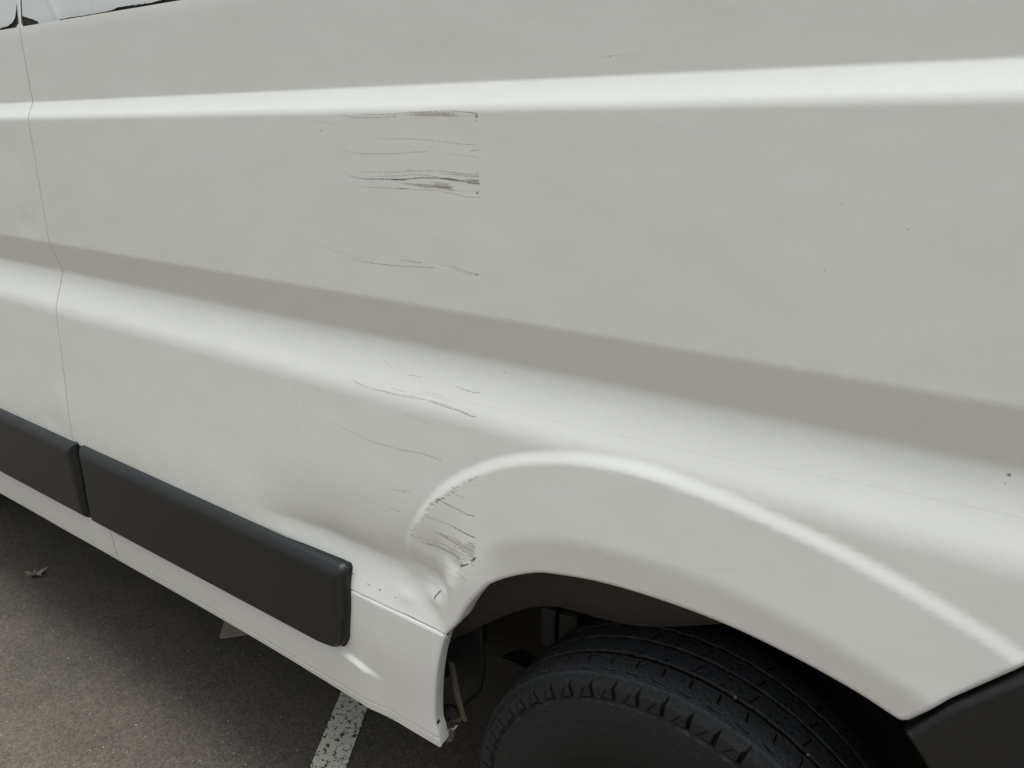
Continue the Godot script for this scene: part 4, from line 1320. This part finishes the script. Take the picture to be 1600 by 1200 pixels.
func wheel(v: Node3D) -> Node3D:
	var w := Node3D.new()
	w.name = "wheel"
	v.add_child(w, true)
	# outline of the tyre from the bead on the outside, over the tread, to the inner bead: radius, z
	var side := smooth_curve([V(0.176, -0.052), V(0.184, -0.040), V(0.220, -0.028), V(0.255, -0.0215), V(0.290, -0.0215), V(0.310, -0.0260), V(0.3190, -0.0305)], 7)
	var crown := smooth_curve([V(0.3190, -0.0305), V(0.3215, -0.0275), V(0.3315, -0.0288), V(0.3415, -0.0305), V(0.3432, -0.0318), V(0.3490, -0.0385), V(0.3545, -0.0455), V(0.3565, -0.0490), V(0.3615, -0.070), V(0.3645, -0.105), V(0.3655, -0.140), V(0.3645, -0.175), V(0.3615, -0.210), V(0.3535, -0.238), V(0.34, -0.246)], 14)
	var inner := smooth_curve([V(0.34, -0.246), V(0.30, -0.257), V(0.26, -0.255), V(0.22, -0.238), V(0.186, -0.225)], 3)
	var line := PackedVector2Array()
	var arc := PackedFloat32Array()          # distance from the foot of the shoulder blocks, or -1
	for i in side.size() - 1:
		line.append(side[i])
		arc.append(-1.0)
	var len_at := 0.0
	var at := crown[0]
	var dense := PackedVector2Array()
	for i in crown.size() - 1:
		var n := maxi(1, ceili(crown[i].distance_to(crown[i + 1]) / 0.0013))
		for k in n:
			dense.append(crown[i].lerp(crown[i + 1], float(k) / n))
	for q in dense:
		len_at += q.distance_to(at)
		at = q
		line.append(q)
		arc.append(len_at)
	for q in inner:
		line.append(q)
		arc.append(-1.0)
	var pitch := TAU * 0.355 / PITCHES
	var verts := PackedVector3Array()
	var norms := PackedVector3Array()
	var idx := PackedInt32Array()
	var uv := PackedVector2Array()
	var tint := PackedColorArray()
	var angles := PackedFloat32Array()
	var each := TAU / PITCHES
	for k in PITCHES:
		var mid := fposmod((k + 0.5) * each, TAU)
		var fine := mid > 0.25 and mid < 3.2
		var n := 30 if fine else 5
		for j in n:
			angles.append((k + float(j) / n) * each)
	angles.append(TAU)
	var nl := line.size()
	for a in angles:
		var k := int(floor(a / each + 1e-4)) % PITCHES
		var u := (PITCHES * each - a) if false else fposmod(a, each) / each * pitch
		u = pitch - u                          # blocks lean towards the front
		var fine := a > 0.25 and a < 3.2
		for i in nl:
			var p := line[i]
			var t: Vector2 = (line[mini(i + 1, nl - 1)] - line[maxi(i - 1, 0)]).normalized()
			var out := V(-t.y, t.x)
			if out.x * (p.x - 0.28) + out.y * (p.y + 0.14) < 0.0:
				out = -out
			var d := 0.0
			if arc[i] >= 0.0 and fine:
				d = tread_cut(u, arc[i], pitch, k)
			elif i < side.size() and p.x > 0.20:
				# mould rings on the sidewall
				d = 0.0010 * notch(p.x - 0.300, 0.0015, 0.001) + 0.0018 * notch(p.x - 0.282, 0.0022, 0.001) - 0.0015 * notch(p.x - 0.2725, 0.0015, 0.0008) - 0.0012 * notch(p.x - 0.222, 0.003, 0.0015)
			if arc[i] >= 0.0:
				d += 0.0004 * wave.get_noise_2d(a * 30.0, arc[i] * 90.0)
			p -= out * d
			verts.append(Vector3(cos(a) * p.x, sin(a) * p.x, p.y))
			norms.append(Vector3.ZERO)
			uv.append(V(a * 2.0, i * 0.02))
			# rubber ground grey on the running surface, tinted lighter still as if lit from the gap; dusty scuffs along the foot of the blocks
			var grey := 1.0
			if arc[i] >= 0.0 and d < 0.0015:
				grey = 1.2 + 3.0 * (0.35 * ease01(0.022, 0.027, arc[i]) + 0.65 * ease01(0.038, 0.046, arc[i])) * (0.8 + 0.4 * wave.get_noise_2d(a * 60.0, arc[i] * 200.0))
			if arc[i] >= 0.0 and arc[i] < 0.004 or i > side.size() - 6 and i < side.size():
				grey += 4.5 * maxf(0.0, wave.get_noise_2d(a * 14.0, 3.0) + 0.25) * absf(wave.get_noise_2d(a * 90.0, i * 0.9))
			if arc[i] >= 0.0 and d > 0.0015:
				grey = 0.12  # cuts tinted near black: their shade is put into the colour
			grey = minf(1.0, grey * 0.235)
			tint.append(Color(grey, grey * 0.985, grey * 0.95))
	for j in angles.size() - 1:
		for i in nl - 1:
			var q := [j * nl + i, j * nl + i + 1, (j + 1) * nl + i + 1, (j + 1) * nl + i]
			for c in [0, 1, 2, 0, 2, 3]:
				idx.append(q[c])
	for i in range(0, idx.size(), 3):
		var n := (verts[idx[i + 2]] - verts[idx[i]]).cross(verts[idx[i + 1]] - verts[idx[i]])
		for c in 3:
			norms[idx[i + c]] += n
	for i in norms.size():
		norms[i] = norms[i].normalized()
	obj("tyre", mesh_of(verts, norms, uv, idx, tint), M.rubber, w)
	# pressed steel rim
	var disc := [V(0.178, -0.048), V(0.184, -0.040), V(0.177, -0.038), V(0.170, -0.048), V(0.168, -0.085), V(0.160, -0.095), V(0.13, -0.062), V(0.10, -0.058), V(0.07, -0.075), V(0.055, -0.060), V(0.05, -0.03), V(0.0, -0.028)]
	var rim := []
	for q in disc:
		var l := []
		for k in 49:
			var a := TAU * k / 48.0
			l.append(Vector3(cos(a) * q.x, sin(a) * q.x, q.y))
		rim.append(l)
	obj("rim", loft(rim), M.steel, w)
	for k in 5:
		var bolt := CylinderMesh.new()
		bolt.top_radius = 0.010
		bolt.bottom_radius = 0.013
		bolt.height = 0.022
		bolt.radial_segments = 6
		bolt.rings = 1
		var o := obj("wheel_bolt", bolt, M.steel, w)
		o.rotation.x = PI / 2
		o.position = Vector3(cos(TAU * k / 5.0) * 0.085, sin(TAU * k / 5.0) * 0.085, -0.055)
	# grit caught in the grooves
	var pebble := SphereMesh.new()
	pebble.radius = 0.0032
	pebble.height = 0.0056
	pebble.radial_segments = 7
	pebble.rings = 4
	for q in [[1.52, -0.128], [1.42, -0.129], [1.285, -0.129], [1.20, -0.128], [1.02, -0.098], [1.345, -0.098]]:
		var o := obj("grit", pebble, M.stone, w)
		o.position = Vector3(cos(q[0]) * 0.362, sin(q[0]) * 0.362, q[1])
		o.scale = Vector3.ONE * rng.randf_range(0.6, 1.1)
	return w


# ---------------------------------------------------------------- small things on the ground

func litter() -> void:
	# a dry curled leaf
	var outline := [V(-0.036, 0.0), V(-0.020, 0.010), V(-0.024, 0.024), V(-0.008, 0.014), V(0.002, 0.030), V(0.012, 0.012), V(0.030, 0.018), V(0.022, 0.004), V(0.048, -0.004), V(0.020, -0.008), V(0.016, -0.024), V(0.002, -0.010), V(-0.014, -0.026), V(-0.016, -0.008)]
	var poly := PackedVector2Array(outline)
	var st := SurfaceTool.new()
	st.begin(Mesh.PRIMITIVE_TRIANGLES)
	st.set_smooth_group(-1)
	for face in 2:
		for i in poly.size():
			var tri := [V(0, 0), poly[i], poly[(i + 1) % poly.size()]]
			if face == 1:
				tri.reverse()
			for q in tri:
				var h: float = 0.006 + 9.0 * q.length_squared() + 0.005 * sin(q.x * 170.0) + 0.004 * cos(q.y * 210.0) - 0.0006 * face
				st.add_vertex(Vector3(q.x, h, q.y))
	st.generate_normals()
	var leaf := obj("leaf", st.commit(), M.leaf)
	leaf.position = Vector3(-2.722, 0.0, -0.07)
	leaf.rotation.y = 0.7
	tag(leaf, "small dry curled brown leaf lying on the asphalt beside the van", "leaf")
	# cardboard under the sill
	var cb := SurfaceTool.new()
	cb.begin(Mesh.PRIMITIVE_TRIANGLES)
	var c := [Vector3(-1.855, 0.020, -0.231), Vector3(-1.795, 0.012, -0.318), Vector3(-1.70, 0.010, -0.47), Vector3(-2.02, 0.016, -0.52), Vector3(-1.942, 0.018, -0.316)]
	var mid := Vector3(-1.86, 0.034, -0.33)
	for i in c.size():
		var a: Vector3 = c[i]
		var b: Vector3 = c[(i + 1) % c.size()]
		cb.set_smooth_group(-1)
		for q in [mid, b, a, mid - Vector3(0, 0.012, 0), a - Vector3(0, 0.012, 0), b - Vector3(0, 0.012, 0), a, b, b - Vector3(0, 0.012, 0), a, b - Vector3(0, 0.012, 0), a - Vector3(0, 0.012, 0)]:
			cb.add_vertex(q)
	cb.generate_normals()
	var card := obj("cardboard_scrap", cb.commit(), M.cardboard)
	tag(card, "folded brown cardboard scrap on the asphalt under the van sill", "cardboard")
